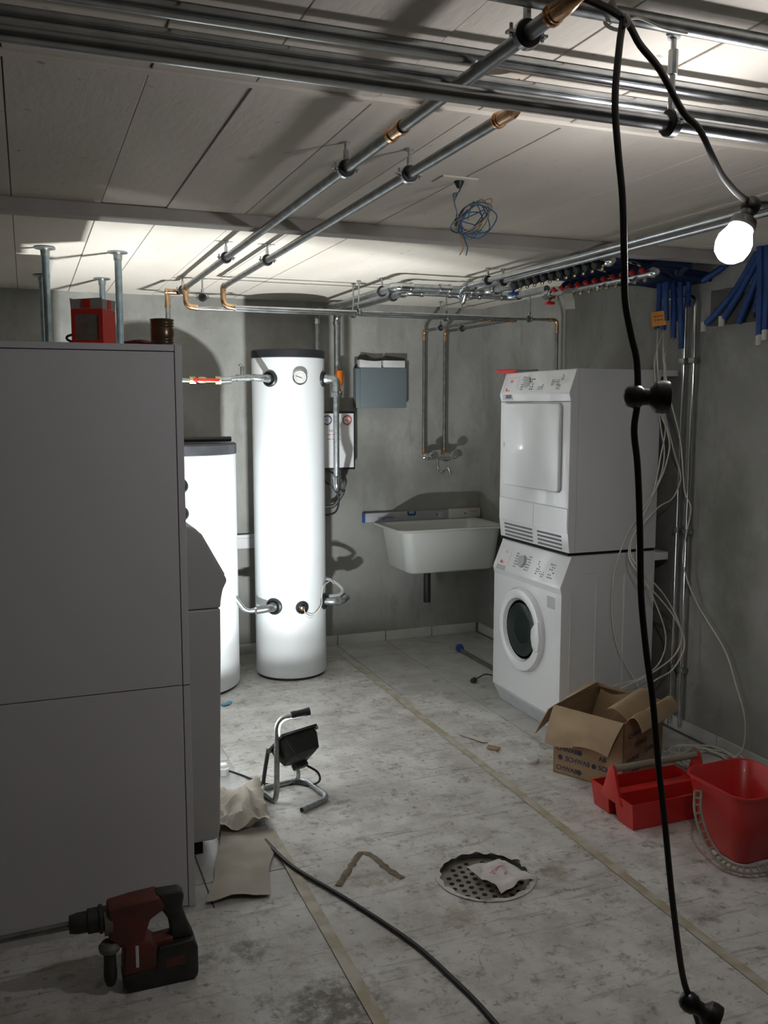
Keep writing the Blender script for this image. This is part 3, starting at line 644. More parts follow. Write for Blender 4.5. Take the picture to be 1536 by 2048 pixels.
b = NB(); box(b, -0.028, 0.024, -0.036, -0.030, 0.06, 0.075, M=M0); part('packed_strip', b, 'mark_dark', t)
for (ax, ay, bx, by, lean) in ((-w, -w, w, -w, -1), (w, -w, w, w, 1), (w, w, -w, w, 1), (-w, w, -w, -w, 1)):
    b = NB(); d = Vector((bx - ax, by - ay, 0)).normalized(); nrm = Vector((d.y, -d.x, 0))
    q = [Vector((ax, ay, h)), Vector((bx, by, h)), Vector((bx, by, h + .030)) + nrm * .002, Vector((ax, ay, h + .026)) + nrm * .002]
    v = [b.verts.new(M0 @ p) for p in q] + [b.verts.new(M0 @ (p - nrm * 0.0015)) for p in q]
    for f in ((0, 1, 2, 3), (7, 6, 5, 4), (0, 4, 5, 1), (1, 5, 6, 2), (2, 6, 7, 3), (3, 7, 4, 0)): b.faces.new([v[i] for i in f])
    fl_ = part('flap', b, 'grey_carton', t)
    b = NB(); mid = (Vector((ax, ay, h)) + Vector((bx, by, h))) / 2
    box(b, -0.012, 0.012, 0.0024, 0.0031, 0.002, 0.026, M=M0 @ frame(mid, (0, 0, 1), -d)); part('red_print', b, 'red_carton', fl_)
b = NB(); prof = [(0.0, 0.0), (0.033, 0.0), (0.0345, 0.003)]
for z in (0.010, 0.018, 0.026, 0.058, 0.066, 0.074): prof += [(0.0345, z - 0.003), (0.0332, z), (0.0345, z + 0.003)]
prof += [(0.0345, 0.079), (0.0355, 0.081), (0.0335, 0.082), (0.033, 0.077), (0.0, 0.076)]
lathe(b, prof, Matrix.Translation((0.385, 2.79, CZ)), 28)
solo('ribbed_can', b, 'tin_brown', 'brown ribbed metal can on top of the cabinet', 'can')
b = NB(); tube(b, fil([(0.27, 2.74, CZ + 0.006), (0.315, 2.74, CZ + 0.014), (0.34, 2.75, CZ + 0.010)], .02), 0.006, 8); tube(b, [(0.30, 2.738, CZ + 0.012), (0.33, 2.732, CZ + 0.006), (0.355, 2.73, CZ + 0.006)], 0.006, 8)
solo('hand_tool', b, 'dark_red', 'dark red tool lying between the red package and the brown can', 'tool')
b = tube(NB(), spline([(0.13, 2.72, CZ + 0.004), (0.115, 2.725, CZ + 0.012), (0.118, 2.74, CZ + 0.022), (0.14, 2.755, CZ + 0.026), (0.16, 2.80, CZ + 0.006)], 6), 0.0035, 8)
solo('cable_end', b, 'black_rubber', 'short black cable curling behind the red package', 'cable')
# ================================================================ HANGING FRAME BEHIND THE CABINET
t = thing('hanging_frame', 'four blue-grey steel posts with round flanges under the ceiling', 'frame', (0.237, 4.38, ZC))
for x in (0.097, 0.377):
    for y in (3.967, 4.804):
        o = part('post', cyl(NB(), (x, y, 1.30), (x, y, ZC - 0.01), 0.0145, 14), 'post_steel', t)
        b = NB(); lathe(b, [(0.017, -0.035), (0.019, -0.012), (0.040, -0.007), (0.040, -0.002)], Matrix.Translation((x, y, ZC)), 20); part('flange', b, 'galvanised', o)
    part('rail', box(NB(), x - 0.02, x + 0.02, 3.92, 4.85, 1.26, 1.30, 0.002), 'post_steel', t)
part('gap_blocker', box(NB(), -0.45, 0.26, 3.68, 3.928, 1.302, 1.64, 0.004), 'cabinet_white', t)  # unseen box added to block light between rear tower and casing
part('hung_casing', box(NB(), 0.06, 0.352, 3.93, 4.84, 1.302, 1.60, 0.004), 'cabinet_white', t)
# ================================================================ BOILER UNIT BEHIND THE CABINET
t = thing('boiler_unit', 'grey boiler unit with a slanted control nose, half hidden by the cabinet', 'boiler', (0.2, 3.2, 0))
top = [(0.0, 0.856), (0.0, 1.135), (0.46, 1.135), (0.492, 1.128), (0.512, 1.108), (0.594, 0.953), (0.595, 0.943), (0.582, 0.918), (0.575, 0.885), (0.572, 0.856)]
bot = [(0.0, 0.055), (0.0, 0.8535), (0.572, 0.8535), (0.570, 0.70), (0.556, 0.10), (0.548, 0.062), (0.535, 0.055)]
part('upper_housing', prism(NB(), top, 2.95, 3.52, XZ, 0.006, 3), 'heater_grey', t)
part('lower_housing', prism(NB(), bot, 2.95, 3.52, XZ, 0.006, 3), 'heater_grey', t)
part('control_panel', box(NB(), -0.0, 0.16, 2.98, 3.49, -0.003, 0.003, 0.002, M=Matrix.Translation((0.517, 0, 1.102)) @ Matrix.Rotation(math.radians(62), 4, 'Y')), 'mark_dark', t)
part('plinth', box(NB(), 0.02, 0.50, 2.98, 3.49, 0.0, 0.06), 'dark_hole', t)  # near-black colour stands in for the shadow under the unit
part('rear_tower', box(NB(), -0.45, 0.40, 3.53, 3.67, 0.0, 1.688, .004), 'heater_grey', t)
part('rear_tower', box(NB(), -0.45, 0.40, 2.95, 3.53, 1.137, 1.688, .004), 'heater_grey', t)
# ================================================================ TANKS
def port(parent, c, v, z, R, ang, rr, m='black_cap'):
    """round insulated port on a tank"""
    d = Vector((v.x * math.cos(ang) + -v.y * math.sin(ang) * 1.0, v.y * math.cos(ang) + v.x * math.sin(ang), 0))
    p = Vector((c[0], c[1], z)) + d * R
    b = NB(); lathe(b, [(0, -0.012), (rr * 1.05, -0.012), (rr, 0.006), (rr * 0.80, 0.012), (rr * 0.66, 0.006), (rr * 0.6, 0.0), (0, 0.0)], frame(p, d, (0, 0, 1)), 26)
    return part('port_ring', b, m, parent), p, d
TC = (1.36, 4.943); TR = 0.2
v1 = Vector((-TC[0], -TC[1], 0)).normalized()
t = thing('water_tank', 'tall slim white water tank with a black lid and thermometer', 'tank', (*TC, 0))
part('body', lathe(NB(), [(0, 0.012), (0.185, 0.012), (0.1985, 0.02), (0.2, 0.03), (0.2, 1.778), (0, 1.778)], Matrix.Translation((*TC, 0)), 64), 'tank_white', t)
part('foot_ring', lathe(NB(), [(0, 0), (0.192, 0), (0.192, 0.014), (0, 0.014)], Matrix.Translation((*TC, 0)), 48), 'black_cap', t)
lid = part('lid', lathe(NB(), [(0.2, 1.7785), (0.2045, 1.782), (0.2045, 1.818), (0.200, 1.823), (0, 1.828)], Matrix.Translation((*TC, 0)), 64), 'black_cap', t)
part('lid_wire', tube(NB(), spline([(1.345, 4.85, 1.826), (1.348, 4.85, 1.842), (1.336, 4.85, 1.85)], 5), 0.0025, 6), 'wire_yellow', lid)
A = math.radians
# upper ports
p_ul, q_ul, d_ul = port(t, TC, v1, 1.665, TR, A(-29), 0.043)
p_ur, q_ur, d_ur = port(t, TC, v1, 1.668, TR, A(72), 0.043)
p_ll, q_ll, d_ll = port(t, TC, v1, 0.425, TR, A(-27), 0.046)
p_lm, q_lm, d_lm = port(t, TC, v1, 0.418, TR, A(18), 0.036)
p_lr, q_lr, d_lr = port(t, TC, v1, 0.425, TR, A(70), 0.046)
# thermometer
ang = A(17); d = Vector((v1.x * math.cos(ang) - v1.y * math.sin(ang), v1.y * math.cos(ang) + v1.x * math.sin(ang), 0)); p = Vector((*TC, 1.672)) + d * (TR - 0.004)
b = NB(); lathe(b, [(0.030, 0), (0.040, 0.004), (0.041, 0.022), (0.036, 0.024), (0.035, 0.018), (0, 0.018)], frame(p, d, (0, 0, 1)), 32); th = part('thermometer', b, 'chrome', t)
b = NB(); lathe(b, [(0, 0.0182), (0.034, 0.0182), (0.034, 0.0192), (0, 0.0192)], frame(p, d, (0, 0, 1)), 32); part('dial', b, 'dial_white', th)
FM = frame(p + d * 0.0196, d, Vector((0, 0, 1)).cross(d))
b = NB(); box(b, -0.024, 0.012, -0.0016, 0.0016, 0, 0.001, M=FM @ Matrix.Rotation(-0.3, 4, 'Z')); part('pointer', b, 'mark_dark', th)
b = NB()
for k in range(13):
    a = A(-40 + 260 * k / 12); box(b, 0.022, 0.027, -0.0007, 0.0007, -0.0002, 0.0004, M=FM @ Matrix.Rotation(a, 4, 'Z'))
part('scale_marks', b, 'mark_dark', th)
# middle sensor plug with thin wires
b = NB(); lathe(b, [(0, 0), (0.013, 0), (0.013, 0.02), (0.006, 0.022), (0.006, 0.032), (0, 0.032)], frame(q_lm, d_lm), 12); part('sensor_plug', b, 'copper', t)
for n in range(2):
    P = [q_lm + d_lm * 0.03, q_lm + d_lm * 0.045 + Vector((0.01, 0, -0.03 - .012 * n)), q_lm + Vector((0.06, -0.01, -0.045 - .01 * n)), q_lm + Vector((0.11, 0.0, 0.0)), q_lm + Vector((0.115, 0.0, 0.06)), q_lm + Vector((0.13, .02, 0.10 + 0.01 * n)), q_lm + Vector((0.19, .08, 0.12)), q_lm + Vector((0.215, 0.10, 0.10))]
    part('sensor_wire', tube(NB(), spline(P, 6), 0.0018, 6), 'wire_white', t)
# pipework of the tank
t = thing('tank_connection', 'galvanised pipe with red lever valve leading into the tall tank', 'pipe', (1.0, 4.7, 1.66))
e1 = q_ul + d_ul * 0.055
P = fil([q_ul, e1, (e1.x - 0.06, e1.y, e1.z + 0.004), (1.02, e1.y - 0.01, 1.664), (0.96, e1.y - 0.01, 1.652), (0.93, e1.y - 0.01, 1.65)], 0.028, 6)
part('pipe', tube(NB(), P, 0.0145, 14), 'galvanised', t)
b = NB(); tube(b, fil([q_ul, e1, (e1.x - 0.06, e1.y, e1.z + .004)], 0.03, 6), 0.019, 14); lathe(b, [(0.024, 0), (0.024, 0.018)], frame(q_ul + d_ul * 0.008, d_ul), 8)
part('elbow_fitting', b, 'galvanised', t)
b = NB(); tube(b, [(1.10, e1.y - 0.004, 1.668), (1.03, e1.y - 0.01, 1.665)], 0.0185, 14); cyl(b, (1.062, e1.y - .008, 1.668), (1.062, e1.y - .008, 1.725), 0.011, 10); lathe(b, [(0.007, 0), (0.013, 0.006), (0.0, 0.014)], Matrix.Translation((1.052, e1.y - .008, 1.727)), 10)
part('tee_fitting', b, 'galvanised', t)
b = NB(); tube(b, [(1.0, e1.y - 0.01, 1.655), (0.945, e1.y - 0.01, 1.65)], 0.0195, 14); part('pipe_sleeve', b, 'steel', t)
b = NB(); tube(b, [(0.945, e1.y - .01, 1.65), (0.76, e1.y - 0.01, 1.648)], 0.013, 12); lathe(b, [(0.024, 0), (0.024, 0.028)], frame((0.945, e1.y - .01, 1.65), (-1, 0, 0)), 8); lathe(b, [(0.022, 0), (0.022, 0.03)], frame((0.815, e1.y - .01, 1.649), (-1, 0, 0)), 8); lathe(b, [(0.018, 0), (0.021, 0.02), (0.018, 0.04)], frame((0.87, e1.y - .01, 1.65), (-1, 0, 0)), 12)
vb = part('ball_valve', b, 'brass', t)
b = NB(); box(b, 0.80, 0.935, e1.y - 0.045, e1.y - 0.037, 1.645, 1.66, 0.003); lathe(b, [(0.013, 0), (0.013, 0.022)], frame((0.815, e1.y - .02, 1.652), (0, -1, 0)), 12); part('lever', b, 'red_plastic', vb, 'red lever')
# lower left connection
t = thing('tank_connection', 'short grey pipe between the two tanks near the floor', 'pipe', (1.1, 4.72, 0.42))
e1 = q_ll + d_ll * 0.05
b = NB(); tube(b, fil([q_ll, e1, (e1.x - 0.07, e1.y + 0.01, e1.z - 0.008)], 0.03, 6), 0.021, 14); lathe(b, [(0.027, 0), (0.027, 0.016)], frame(q_ll + d_ll * .006, d_ll), 14); part('elbow_fitting', b, 'iron_pipe', t)
part('pipe', tube(NB(), fil([(e1.x - 0.05, e1.y + .01, e1.z - .006), (e1.x - 0.13, e1.y + 0.015, e1.z - 0.01), (0.96, e1.y + 0.03, 0.56)], 0.03, 6), 0.014, 12), 'galvanised', t)
b = NB(); tube(b, [(e1.x - 0.062, e1.y + .01, e1.z - .007), (e1.x - 0.085, e1.y + .011, e1.z - .008)], 0.02, 12); part('pipe_sleeve', b, 'chrome', t)
# upper right connection running down and into the pump group
t = thing('tank_connection', 'galvanised pipe from the tall tank down to the pump group', 'pipe', (1.63, 4.95, 1.4))
e1 = q_ur + d_ur * 0.075
P = fil([q_ur, e1, (e1.x, e1.y, 1.06), (e1.x + 0.07, e1.y + 0.10, 1.045), (1.80, 5.30, 1.05)], 0.03, 6)
part('pipe', tube(NB(), P, 0.0165, 14), 'galvanised', t)
b = NB(); tube(b, fil([q_ur + d_ur * .02, e1, (e1.x, e1.y, e1.z - 0.07)], 0.04, 8), 0.024, 14); lathe(b, [(0.027, 0), (0.027, 0.02)], frame(q_ur + d_ur * 0.012, d_ur), 8); lathe(b, [(0.026, 0), (0.026, 0.022)], frame((e1.x, e1.y, e1.z - .075), (0, 0, -1)), 8); part('elbow_fitting', b, 'galvanised', t)
b = NB(); tube(b, fil([(e1.x, e1.y, 1.13), (e1.x, e1.y, 1.06), (e1.x + 0.06, e1.y + 0.085, 1.046)], 0.05, 8), 0.0215, 14); lathe(b, [(0.025, 0), (0.025, 0.014)], frame((e1.x, e1.y, 1.13), (0, 0, -1)), 14); part('elbow_fitting', b, 'steel', t)
# lower right stub
t = thing('tank_connection', 'capped pipe stub with grey hose low on the tall tank', 'pipe', (1.62, 4.9, 0.42))
b = NB(); tube(b, fil([q_lr, q_lr + d_lr * 0.05, q_lr + d_lr * 0.06 + Vector((0.06, 0.02, 0.0))], 0.03, 6), 0.022, 14); tube(b, [q_lr + d_lr * .045 + Vector((.03, .01, 0)), q_lr + d_lr * .05 + Vector((0.045, .013, 0))], 0.029, 10); part('pipe', b, 'galvanised', t)
b = NB(); tube(b, [q_lr + d_lr * 0.06 + Vector((0.055, .02, 0)), q_lr + d_lr * 0.06 + Vector((0.085, .03, 0.02))], 0.023, 12); part('plug', b, 'iron_pipe', t)
e1 = q_lr + d_lr * 0.03
part('hose', tube(NB(), spline([e1 + Vector((0, 0, 0.03)), e1 + Vector((0.06, .0, 0.035)), e1 + Vector((0.085, .02, 0.06)), e1 + Vector((0.05, .05, 0.10)), e1 + Vector((0.0, .08, 0.12))], 6), 0.010, 10), 'grey_plastic', t)
# short wide tank
TC2 = (0.746, 4.912); v2 = Vector((-TC2[0], -TC2[1], 0)).normalized()
t = thing('water_tank', 'short wide white water tank with a grey-black lid behind the cabinet', 'tank', (*TC2, 0))
part('body', lathe(NB(), [(0, 0.012), (0.285, 0.012), (0.298, 0.02), (0.3, 0.03), (0.3, 1.268), (0, 1.268)], Matrix.Translation((*TC2, 0)), 72), 'tank_white', t)
part('foot_ring', lathe(NB(), [(0, 0), (0.29, 0), (0.29, 0.014), (0, 0.014)], Matrix.Translation((*TC2, 0)), 48), 'black_cap', t)
ld = part('lid', lathe(NB(), [(0.3, 1.2685), (0.304, 1.272), (0.304, 1.318), (0.297, 1.326), (0.0, 1.330)], Matrix.Translation((*TC2, 0)), 72), 'lid_grey', t)
for z in (1.12, 0.98, 0.45): port(t, TC2, v2, z, 0.3, A(1), 0.038)
cyl_b = cyl(NB(), (0.58, 4.80, 1.347), (1.005, 4.80, 1.347), 0.0135, 14)
solo('pipe_offcut', cyl_b, 'black_cap', 'black pipe offcut lying on the lid of the short tank', 'pipe')
b = NB(); box(b, 0.6, 1.6, YB - 0.028, YB - .0005, 0.725, 0.745, 0.003); tr = solo('cable_duct', b, 'connector_white', 'white cable duct on the wall behind the tanks', 'duct')
part('duct_cover', box(NB(), 0.6, 1.6, YB - 0.024, YB - .0005, 0.66, 0.724, 0.003), 'connector_white', tr)
# ================================================================ PUMP GROUP ON THE BACK WALL
t = thing('pump_group', 'white pump group with black frame and two dials on the back wall', 'pump', (1.74, 5.36, 1.13))
part('frame', box(NB(), 1.60, 1.875, 5.285, YB, 1.132, 1.488, 0.004), 'black_cap', t)
part('front_cover', box(NB(), 1.605, 1.860, 5.265, 5.286, 1.146, 1.476, 0.004), 'white_enamel', t)
for x, m in ((1.688, 'dial_blue'), (1.815, 'dial_red')):
    b = NB(); lathe(b, [(0.023, 0), (0.029, 0), (0.029, 0.006), (0.023, 0.006), (0.023, 0)], frame((x, 5.265, 1.435), (0, -1, 0)), 28); g = part('dial_ring', b, m, t)
    b = NB(); lathe(b, [(0, 0), (0.023, 0), (0.023, 0.003), (0, 0.003)], frame((x, 5.265, 1.435), (0, -1, 0)), 24); part('dial_face', b, 'dial_white', g)
    b = NB(); box(b, x - 0.014, x + 0.004, 5.260, 5.2618, 1.4335, 1.4365); part('pointer', b, 'mark_dark', g)
FB = Matrix(((1, 0, 0, 0), (0, 0, -1, 0), (0, 1, 0, 0), (0, 0, 0, 1)))
part('lettering', text_bm('KA', 0.02, Matrix.Translation((1.70, 5.2645, 1.365)) @ FB), 'mark_dark', t, smooth=0)
b = NB(); [box(b, 1.69 + 0.03 * k, 1.712 + 0.03 * k, 5.2640, 5.2652, z, z + 0.004) for k in range(3) for z in (1.345, 1.318)]; part('printed_line', b, 'mark_red', t)
for x, z in ((1.66, 1.13), (1.785, 1.13)):
    part('connection', tube(NB(), fil([(x, 5.34, 1.14), (x, 5.34, 1.04), (x + 0.02, 5.32, 1.0)], 0.02), 0.018, 12), 'iron_pipe', t)
b = NB(); lathe(b, [(0.02, 0), (0.028, 0.005), (0.028, 0.035), (0.02, 0.04)], frame((1.785, 5.34, 1.075), (0, 0, -1)), 10); part('union_nut', b, 'galvanised', t)
b = NB(); tube(b, [(1.785, 5.34, 1.49), (1.785, 5.34, 1.60)], 0.012, 12); lathe(b, [(0.018, 0), (0.018, 0.02)], Matrix.Translation((1.785, 5.34, 1.53)), 8); part('riser', b, 'brass', t)
b = tube(NB(), spline([(1.62, 5.26, 1.10), (1.69, 5.26, 1.05), (1.74, 5.25, 1.0), (1.755, 5.25, 0.94), (1.735, 5.25, 0.88), (1.68, 5.25, 0.862), (1.60, 5.27, 0.87)], 8), 0.006, 8); part('cable_loop', b, 'black_rubber', t)
part('return_pipe', tube(NB(), fil([(1.80, 5.33, 1.06), (1.82, 5.33, 1.0), (1.75, 5.33, 0.90), (1.62, 5.35, 0.90)], 0.03), 0.012, 10), 'iron_pipe', t)
t = thing('valve_actuator', 'orange valve actuator on the heating pipe beside the tall tank', 'actuator', (1.785, 5.33, 1.62))
part('housing', box(NB(), 1.762, 1.803, 5.29, 5.335, 1.655, 1.735, 0.006), 'orange', t)
part('lower_housing', box(NB(), 1.768, 1.795, 5.295, 5.335, 1.622, 1.656, 0.005), 'orange', t)
part('valve_body', lathe(NB(), [(0.022, 0), (0.022, 0.025)], frame((1.785, 5.345, 1.66), (1, 0, 0)), 8), 'galvanised', t)
part('cable', tube(NB(), spline([(1.784, 5.31, 1.624), (1.785, 5.31, 1.59), (1.77, 5.31, 1.57), (1.755, 5.32, 1.555)], 6), 0.0045, 8), 'connector_white', t)
# ================================================================ ELECTRICAL BOX IN THE BACK WALL
t = thing('junction_box', 'grey electrical box set into the rough wall niche with white connectors', 'electrical box', (2.08, 5.4, 1.5))
b = NB(); pl = [(1.918, 1.52), (2.262, 1.53), (2.262, 1.80), (2.255, 1.822), (2.20, 1.828), (2.13, 1.835), (2.11, 1.822), (2.05, 1.818), (2.03, 1.822), (1.99, 1.842), (1.955, 1.835), (1.94, 1.822), (1.92, 1.82)]
prism(b, pl, 5.412, 5.419, XZ); part('niche_plaster', b, 'plaster_dark', t)
part('casing', box(NB(), 1.908, 2.240, 5.36, 5.415, 1.508, 1.752, 0.003), 'box_grey', t)
part('cover', box(NB(), 1.935, 2.245, 5.350, 5.360, 1.510, 1.758, 0.003), 'box_grey', t)
part('connector_block', prism(NB(), [(1.932, 1.757), (2.075, 1.757), (2.075, 1.80), (2.03, 1.797), (1.98, 1.80), (1.932, 1.806)], 5.352, 5.412, XZ, .002), 'connector_white', t)
part('connector_block', box(NB(), 2.088, 2.235, 5.352, 5.412, 1.759, 1.803, .003), 'connector_white', t)
# ================================================================ SINK, TAP, LEVEL
t = thing('utility_sink', 'white utility sink on the back wall beside the washing machine', 'sink', (2.4, 5.15, 0.5))
def loft(bm, loops, cap0=True, cap1=True):
    R = [[bm.verts.new(p) for p in L] for L in loops]; n = len(R[0])
    for a, c in zip(R, R[1:]):
        for k in range(n): bm.faces.new((a[k], a[(k + 1) % n], c[(k + 1) % n], c[k]))
    if cap0: bm.faces.new(list(reversed(R[0])))
    if cap1: bm.faces.new(R[-1])
    return bm
def sl(x0, x1, y0, y1, r, z): return [(p[0], p[1], z) for p in rrect((x0 + x1) / 2, (y0 + y1) / 2, (x1 - x0) / 2, (y1 - y0) / 2, r, 6)]
b = loft(NB(), [sl(2.13, 2.70, 5.01, 5.37, .05, .505), sl(2.115, 2.715, 4.995, 5.375, .065, .518), sl(2.075, 2.735, 4.965, 5.385, .06, .762), sl(2.03, 2.765, 4.925, 5.405, .05, .768), sl(2.025, 2.77, 4.92, 5.408, .05, .776), sl(2.03, 2.765, 4.925, 5.405, .05, .783), sl(2.07, 2.73, 4.965, 5.365, .05, .781), sl(2.095, 2.715, 4.985, 5.355, .05, .765), sl(2.14, 2.69, 5.02, 5.345, .06, .53), sl(2.16, 2.67, 5.04, 5.33, .05, .522)])
part('basin', b, 'ceramic', t, smooth=50)
part('drain_pipe', cyl(NB(), (2.29, 5.12, 0.30), (2.29, 5.12, 0.507), 0.0225, 18), 'black_rubber', t)
part('drain_bung', lathe(NB(), [(0, .5225), (0.03, .5225), (0.03, .527), (0, .527)], Matrix.Translation((2.29, 5.12, 0)), 18), 'chrome', t)
part('wall_bracket', box(NB(), 2.2, 2.6, 5.375, YB - .001, .56, .72, .004), 'galvanised', t)
t = thing('wall_tap', 'chrome two-knob wall tap with curved spout above the sink', 'tap', (2.44, 5.32, 1.2))
part('body', tube(NB(), [(2.36, 5.30, 1.195), (2.525, 5.30, 1.195)], 0.017, 14), 'chrome', t)
for x in (2.37, 2.515):
    b = NB(); lathe(b, [(0.021, 0), (0.021, 0.02), (0.012, 0.025), (0.012, 0.05)], frame((x, 5.345, 1.197), (0, -1, 0)), 16); part('union_nut', b, 'chrome', t)
    b = NB(); lathe(b, [(0.010, 0), (0.010, 0.015), (0.026, 0.018), (0.029, 0.032), (0.022, 0.05), (0, 0.054)], frame((x + 0.02, 5.29, 1.20), (0.25, -1, 0.35)), 16); part('knob', b, 'chrome', t)
part('spout', tube(NB(), spline([(2.44, 5.30, 1.19), (2.44, 5.30, 1.14), (2.442, 5.285, 1.112), (2.452, 5.26, 1.103), (2.463, 5.235, 1.12), (2.47, 5.215, 1.128), (2.477, 5.20, 1.112), (2.478, 5.195, 1.092)], 6), 0.0105, 12), 'chrome', t)
t = thing('spirit_level', 'long grey spirit level resting on the rim of the sink', 'level', (2.37, 5.39, 0.784))
part('body', box(NB(), 1.975, 2.56, 5.382, 5.405, 0.784, 0.842, 0.002), 'alu', t)
part('end_body', box(NB(), 2.56, 2.795, 5.384, 5.405, 0.784, 0.846, 0.002), 'level_white', t)
part('end_cap', box(NB(), 1.962, 1.976, 5.380, 5.407, 0.782, 0.844, 0.002), 'blue_plastic', t)
part('lettering', text_bm('mapress', 0.036, Matrix.Translation((2.055, 5.3815, 0.800)) @ FB, shear=0.25), 'blue_plastic', t, smooth=0)
b = NB(); prism(b, [(2.265, 0.843), (2.265, 0.822), (2.275, 0.815), (2.315, 0.815), (2.325, 0.822), (2.325, 0.843), (2.313, .843), (2.313, .828), (2.277, .828), (2.277, .843)], 5.3805, 5.383, XZ); part('vial_mount', b, 'blue_plastic', t)
b = NB(); lathe(b, [(0.0, 0), (0.02, 0), (0.02, 0.002), (0, 0.002)], frame((2.50, 5.3825, 0.812), (0, -1, 0)), 20); part('vial_disc', b, 'panel_grey', t)
for x in (2.475, 2.68): b = NB(); lathe(b, [(0.0, 0), (0.006, 0), (0.006, 0.0026), (0, 0.0026)], frame((x, 5.3828, 0.815), (0, -1, 0)), 12); part('rivet', b, 'mark_dark', t)
b = NB(); [box(b, 2.72 + 0.009 * k, 2.726 + 0.009 * k, 5.3832, 5.3842, 0.822, 0.828) for k in range(6)]; part('red_print', b, 'mark_red', t)

# ================================================================ DRYER AND WASHER
WY0, WY1 = 3.44, 4.072
def panel_marks(t, P0, u, w, spec):
    """P0 lower corner on the sloping fascia, u to the viewer's right, w up the slope"""
    u = Vector(u); w = Vector(w).normalized(); nrm = u.cross(w).normalized()
    M = Matrix(((u.x, w.x, nrm.x, P0[0]), (u.y, w.y, nrm.y, P0[1]), (u.z, w.z, nrm.z, P0[2]), (0, 0, 0, 1)))
    for nm, m, rects in spec:
        b = NB()
        for (x0, x1, y0, y1) in rects: box(b, x0, x1, y0, y1, 0.0002, 0.0010, M=M)
        part(nm, b, m, t)
    return M
random.seed(21)
def dots(x0, x1, y0, y1, nx, ny, fx=.75, fy=.5):
    o = []
    for i in range(nx):
        for j in range(ny):
            if random.random() < 0.82:
                dx = (x1 - x0) / nx; dy = (y1 - y0) / ny; o.append((x0 + dx * i, x0 + dx * (i + fx * random.uniform(.5, 1)), y0 + dy * j, y0 + dy * (j + fy)))
    return o
t = thing('tumble_dryer', 'white tumble dryer stacked on the washing machine', 'dryer', (2.46, 3.75, 0.862))
prof = [(2.70, 0.865), (2.70, 1.684), (2.256, 1.684), (2.249, 1.680), (2.216, 1.585), (2.214, 1.575), (2.222, 1.544), (2.222, 1.5405), (2.222, 1.538), (2.222, 0.955), (2.232, 0.865)]
part('housing', prism(NB(), prof, WY0, WY1, XZ, 0.0025, 2), 'white_enamel', t)
part('seam', box(NB(), 2.2212, 2.2225, WY0 + .004, WY1 - .004, 1.5385, 1.5410), 'mark_dark', t)
M = Matrix(((0, 0, -1, 2.222), (-1, 0, 0, 0), (0, 1, 0, 0), (0, 0, 0, 1)))   # local x -> -Y, y -> Z, z -> -X
dd = part('door', prism(NB(), rrect(-3.762, 1.333, 0.26, 0.199, 0.022), 0.0, 0.018, M, 0.006, 3), 'white_enamel', t)
part('door_gap', prism(NB(), rrect(-3.762, 1.332, 0.2635, 0.202, 0.024), 0.0, 0.0012, M), 'panel_grey', t)
b = NB(); lathe(b, [(0.009, 0), (0.007, 0.002), (0, 0.002)], frame((2.204, 4.0, 1.335), (-1, 0, 0)), 16); box(b, 2.2025, 2.204, 3.994, 4.004, 1.318, 1.328); part('latch_mark', b, 'panel_grey', dd)
part('lower_panel', box(NB(), 2.2195, 2.222, 3.737, WY1 - .004, 0.955, 1.0635, .0008, 1), 'white_enamel', t)
part('lower_panel', box(NB(), 2.2195, 2.222, WY0 + .004, 3.734, 0.955, 1.0635, .0008, 1), 'white_enamel', t)
part('seam', box(NB(), 2.2208, 2.2224, WY0 + .002, WY1 - .002, 1.0640, 1.0660), 'panel_grey', t)
sl_ = Vector((0.010, 0, -0.09)).normalized()
for (a, c) in ((3.75, 4.022), (3.495, 3.705)):
    for k in range(4):
        z = 0.934 - 0.0185 * k; x = 2.222 + (0.955 - z) * 0.111 - 0.0008
        part('vent_slot', box(NB(), x - 0.0006, x + 0.004, a, c, z - 0.0045, z + 0.0045, .001, 1), 'mark_dark', t)
FW = (0.033, 0, 0.095)
spec = [('red_print', 'mark_red', dots(0.075, 0.10, 0.052, 0.066, 3, 2, .8, .7) + [(0.05, 0.062, 0.008, 0.022), (0.058, 0.09, 0.008, 0.012)]),
        ('dark_print', 'mark_dark', dots(0.19, 0.215, 0.012, 0.085, 2, 6) + dots(0.275, 0.31, 0.012, 0.085, 2, 6) + dots(0.355, 0.40, 0.012, 0.04, 3, 3) + dots(0.46, 0.53, 0.03, 0.06, 5, 4) + dots(0.51, 0.545, 0.01, 0.035, 4, 3) + dots(0.535, 0.555, 0.055, 0.085, 2, 4)),
        ('outline', 'panel_grey', [(0.03, 0.15, 0.075, 0.0758), (0.15, 0.1508, 0.02, 0.085), (0.03, 0.0308, 0.004, 0.075)])]
M = panel_marks(t, (2.2160, WY1, 1.585), (0, -1, 0), FW, spec)
b = NB(); lathe(b, [(0.027, 0), (0.025, 0.010), (0.0, 0.011)], M @ Matrix.Translation((0.245, 0.048, 0)), 24); part('dial', b, 'panel_grey', t)
b = NB(); box(b, 2.2135, 2.217, WY1 - 0.125, WY1 - 0.03, 1.548, 1.576, .001, 1); part('handle_recess', b, 'panel_grey', t)
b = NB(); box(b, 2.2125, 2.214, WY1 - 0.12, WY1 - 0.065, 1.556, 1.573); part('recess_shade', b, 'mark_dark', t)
part('rear_ledge', box(NB(), 2.70, 2.795, WY0 + .001, WY1 - .001, 1.655, 1.683, .002), 'white_enamel', t)
part('seam', box(NB(), 2.262, 2.2635, WY0 - .0003, WY0 + .002, 0.87, 1.68), 'panel_grey', t)
part('stacking_strip', box(NB(), 2.235, 2.70, WY0 + 0.012, WY1 - 0.012, 0.852, 0.8655), 'dark_hole', t)
